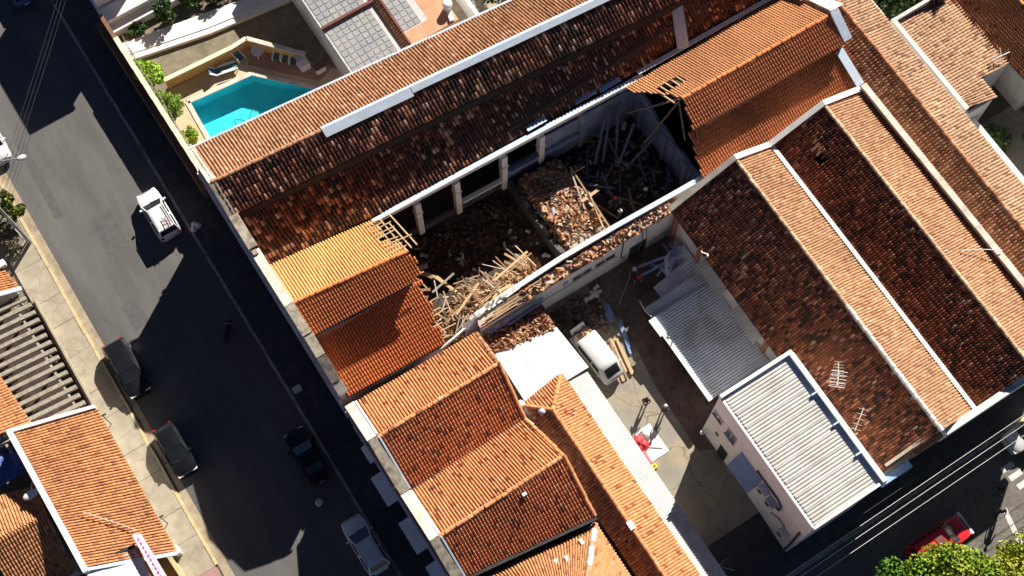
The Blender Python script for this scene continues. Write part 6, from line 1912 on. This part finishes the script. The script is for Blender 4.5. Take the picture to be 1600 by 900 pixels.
# planks beside the van
for i in range(9):
    x = 21.25 + rnd.random() * .75
    L = rnd.uniform(2.2, 3.0)
    mb = MB().beam((x, 21.3 - rnd.random() * .4, .7 + .05 * (i % 3)), (x - .55 + rnd.gauss(0, .12), 21.1 - L, .69 + .05 * (i % 3)), rnd.uniform(.12, .2), .05)
    obj("plank", mb, M_timber if i % 4 else M_timber2, label="long wooden plank in the pile beside the van", cat="plank", group="planks beside the van")
for i, (p, q) in enumerate((((22.75, 21.75, .74), (22.15, 19.5, .74)), ((22.95, 22.0, .8), (22.35, 19.9, .76)))):
    obj("plank", MB().beam(p, q, .16, .06), M_blue, label=("blue plank right of the wooden plank pile", "second blue plank lying against the soil strip")[i], cat="plank", group="blue planks in the courtyard")  # blue of the shade put into the plank colour
for i, (p, q) in enumerate((((22.5, 23.5, .75), (22.35, 22.2, .75)), ((22.75, 23.4, .78), (22.55, 22.3, .74)))):
    obj("plank", MB().beam(p, q, .3, .06), M_blue, label=("short blue board in the dark between van and ruin wall", "shorter blue board beside it nearer the shed")[i], cat="plank", group="short blue boards")  # boards coloured blue for the shade they lie in
# beams thrown against the torn shed
BB = [((28.7, 25.0, 1.2), (28.1, 23.2, 2.9)), ((29.0, 24.8, 1.2), (28.7, 23.4, 2.9)), ((26.2, 24.5, 1.1), (28.6, 23.5, 2.9)), ((25.8, 23.9, 1.0), (28.4, 23.2, 3.0)), ((26.9, 23.2, 1.2), (29.0, 23.7, 3.1)), ((27.0, 24.1, 1.4), (27.6, 22.8, 2.6))]
for p, q in BB:
    obj("blue_beam", MB().beam(p, q, .17, .12), M_blue, label="blue white beam thrown over the torn end of the shed roof", cat="beam", group="blue beams at the torn shed")
obj("long_pole", MB().tube((25.5, 24.4, .9), (23.5, 23.0, .7), .035), M_steel, label="thin pale pole lying in the dark courtyard by the ruin wall", cat="pole")
obj("bent_gutter", MB().path([(24.9, 22.4, .8), (24.6, 21.5, 1.6), (24.5, 20.6, 2.5)], .07), M_white, label="white bent gutter hanging at the torn corner of the shed", cat="gutter")
for i in range(7):
    x, yv = 20.9 + rnd.random() * 1.9, 24.35 + rnd.random() * .6
    obj("masonry_chunk", MB().beam((x, yv, .75), (x + rnd.uniform(.3, .7), yv + rnd.gauss(0, .25), .85), rnd.uniform(.15, .3), .2), M_white, bevel=.03, label="white chunk of masonry at the foot of the courtyard wall", cat="rubble", group="white chunks below the courtyard wall")
def cpos():
    return rnd.uniform(18.6, 22.4), rnd.uniform(22.9, 25.1), .66 + rnd.uniform(0, .2)
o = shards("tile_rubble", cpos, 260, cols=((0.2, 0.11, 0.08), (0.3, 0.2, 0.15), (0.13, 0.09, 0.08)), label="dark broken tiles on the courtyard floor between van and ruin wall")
o["category"] = "rubble"
def cpos2():
    return rnd.gauss(21.4, .35), rnd.gauss(22.4, .5), .66 + rnd.uniform(0, .12)
o = shards("tile_rubble", cpos2, 90, cols=((0.4, 0.26, 0.2), (0.5, 0.36, 0.28)), size=(.15, .3), label="paler brick bits beside the rear of the van")
o["category"] = "rubble"
t = thing("lattice_mast", "thin white lattice mast rising from the dark ground at the bottom", "mast", (19.0, 4.3, 0.3))
mb = MB().beam((18.55, 4.0, .3), (18.55, 4.0, 3.8), .06).beam((18.85, 4.0, .3), (18.85, 4.0, 3.8), .06)
for k in range(12):
    mb.beam((18.55, 4.0, .4 + k * .29), (18.85, 4.0, .55 + k * .29), .03)
obj("lattice", mb, M_steel, t)
obj("stay", MB().tube((18.85, 4.0, .4), (19.6, 3.2, .3), .03), M_steel, t)

# ------------------------------------------------------------------ cross street furniture and trees
for k, (x0, x1, yv) in enumerate(((39.2, 40.2, -1.2), (39.3, 40.35, -1.95), (39.4, 40.5, -2.7), (39.5, 40.6, -3.45), (39.6, 40.7, -4.2))):
    o = obj("crossing_stripe", MB().add([(x0, yv - .2, -.006), (x1, yv - .2, -.006), (x1, yv + .2, -.006), (x0, yv + .2, -.006)], [(0, 1, 2, 3)]), M_roadwhite, label="white zebra stripe painted on the setts by the red and white car", cat="road marking", group="zebra crossing stripes", kind="structure")
o = obj("stop_line", MB().add([(37.5, -3.3, -.006), (36.6, -7.0, -.006), (36.95, -7.1, -.006), (37.85, -3.35, -.006)], [(0, 1, 2, 3)]), M_roadwhite, label="white line painted across the sunlit setts", cat="road marking", kind="structure")
o = obj("painted_kerb", MB().beam((41.2, .87, .07), (48, .87, .07), .26, .2), M_yellow, label="yellow painted kerb at the right edge beside the red and white car", cat="kerb")
YG = [(0.22, 0.32, 0.02), (0.14, 0.25, 0.02), (0.30, 0.36, 0.03), (0.09, 0.17, 0.015)]
tree("street_tree", "yellow green street tree covering the end of the red van", "tree", (30.0, -5.6, 0), 6.0, 3.2, 14000, .26, YG, nb=44, group="street trees at the lower edge")
tree("street_tree", "yellowish street tree right of the red van at the lower edge", "tree", (34.6, -8.3, 0), 6.0, 3.3, 14000, .26, [(0.32, 0.36, 0.025), (0.22, 0.28, 0.02), (0.40, 0.40, 0.035)], nb=44, group="street trees at the lower edge")
tree("street_tree", "darker green street tree at the bottom edge left of the red van", "tree", (26.9, -4.8, 0), 5.0, 2.8, 9000, .26, [(0.08, 0.20, 0.02), (0.13, 0.27, 0.03)], nb=32, group="street trees at the lower edge")
# sidewalk tiles pattern below the warehouse: single flags
fl_ = thing("flag_paving", "square flags of the shadowed sidewalk below the warehouse wall", "paving", (38, 1.8, .12))
mf = MB().box(-.16, .16, -.16, .16, -.02, .02)
mef = bpy.data.meshes.new("paving_flag")
mef.from_pydata(mf.v, [], mf.f)
for i in range(48):
    for j in range(5):
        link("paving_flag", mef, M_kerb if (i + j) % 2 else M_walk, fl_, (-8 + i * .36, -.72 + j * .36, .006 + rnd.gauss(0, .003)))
# power poles and cables
def pole(label, x, yv, h=8.5, arm_dir=(0, 1)):
    t = thing("utility_pole", label, "pole", (x, yv, 0.1))
    obj("shaft", MB().tube((x, yv, .05), (x, yv, h), .15, .1, 12), M_kerb, t, smooth=40)
    obj("crossarm", MB().beam((x - arm_dir[0], yv - arm_dir[1], h - .5), (x + arm_dir[0], yv + arm_dir[1], h - .5), .1, .12), M_timber2, t)
    return t


pole("concrete utility pole on the cross street far right, out past the crossing", 54, .2)
pole("concrete utility pole at the street corner below the row building", 8.0, .2)
for k, (ya, yb, z, lb) in enumerate(((.95, 1.0, 6.7, "power cable closest to the warehouse wall"), (.45, .5, 6.7, "second power cable from the warehouse wall"), (-.1, -.05, 6.7, "third power cable, crossing above the parked red van"), (1.5, 1.5, 6.4, "thin cable just under the white building roof edge"))):
    pts = []
    for i in range(19):
        u = i / 18
        pts.append((8 + 46 * u, ya + (yb - ya) * u, z - .35 * 4 * u * (1 - u) * .6))
    obj("power_cable", MB().path(pts, .022 if k < 3 else .015, 5), M_plaster if k < 3 else M_dark, label=lb, cat="cable", group="power cables over the cross street")
pole("concrete utility pole on the left sidewalk behind the shrub", -9.95, 50.4, 8.0, (.6, .6))
for k in range(3):
    dx = .28 * (k - 1)
    pts = [(-9.9 + dx + (13.2) * i / 12, 50.5 + dx * -.5 + 15.5 * i / 12, 7.4 - 1.7 * i / 12 - 1.1 * (i / 12) * (1 - i / 12)) for i in range(13)]
    obj("street_cable", MB().path(pts, .014, 5), M_dark, label=("left one of the three thin cables over the shadowed street", "middle one of the three thin cables over the shadowed street", "right one of the three thin cables over the shadowed street")[k], cat="cable", group="cables across the left street")
# street lamp on the left
t = thing("street_lamp", "street lamp with white head on a curved arm at the left edge", "street lamp", (-9.95, 54.2, 0.1))
obj("pole", MB().tube((-9.95, 54.2, .1), (-9.95, 54.2, 6.4), .09, .06, 10), M_kerb, t)
obj("arm", MB().path([(-9.95, 54.2, 6.4), (-9.2, 53.8, 6.8), (-8.2, 53.3, 7.0), (-7.2, 52.9, 7.0)], .05, 6), M_kerb, t)
obj("lamp_head", MB().dome((-6.95, 52.8, 6.95), .36, .22, .16, full=True), M_lamp, t, smooth=60)
for x, yv, lb in ((-11.2, 35.0, "thin dark pole leaning over the left sidewalk beside the pergola"), (-11.15, 26.7, "thin dark pole on the left sidewalk near the sign board")):
    t = thing("sign_post", lb, "post", (x, yv, .1), 0, "thin posts on the left sidewalk")
    obj("post_tube", MB().tube((x, yv, .1), (x + .05, yv, 2.6), .035), M_dark, t)
    obj("plate", MB().box(x - .02, x + .28, yv - .02, yv + .02, 2.3, 2.6), M_dark, t)
# small things on the shadowed sidewalk
t = thing("utility_box", "small pale box on the shadowed sidewalk by the kerb", "box", (1.0, 30.1, .12))
obj("cabinet", MB().box(.72, 1.3, 29.9, 30.3, .12, .42), M_whiteplastic, t, bevel=.02)
obj("lid", MB().box(.7, 1.32, 29.88, 30.32, .43, .48), M_plaster, t)
t = thing("rubbish_bags", "pale rubbish bags on the sidewalk behind the white station wagon", "bags", (.85, 44.9, .12))
for dx, dy in ((-.2, 0), (.2, .1), (0, .3)):
    obj("bag", MB().dome((.85 + dx, 44.8 + dy, .12), .26, .24, .34), M_whiteplastic, t, smooth=60)
t = thing("rubbish_bin", "small bin at the kerb in front of the white hatchback", "bin", (-1.7, 22.2, 0))
obj("bin_body", MB().tube((-1.7, 22.2, 0), (-1.7, 22.2, .8), .2, .26, 12), M_dark, t, smooth=40)
obj("bin_lid", MB().dome((-1.7, 22.2, .81), .27, .27, .1), M_oldmetal, t, smooth=60)
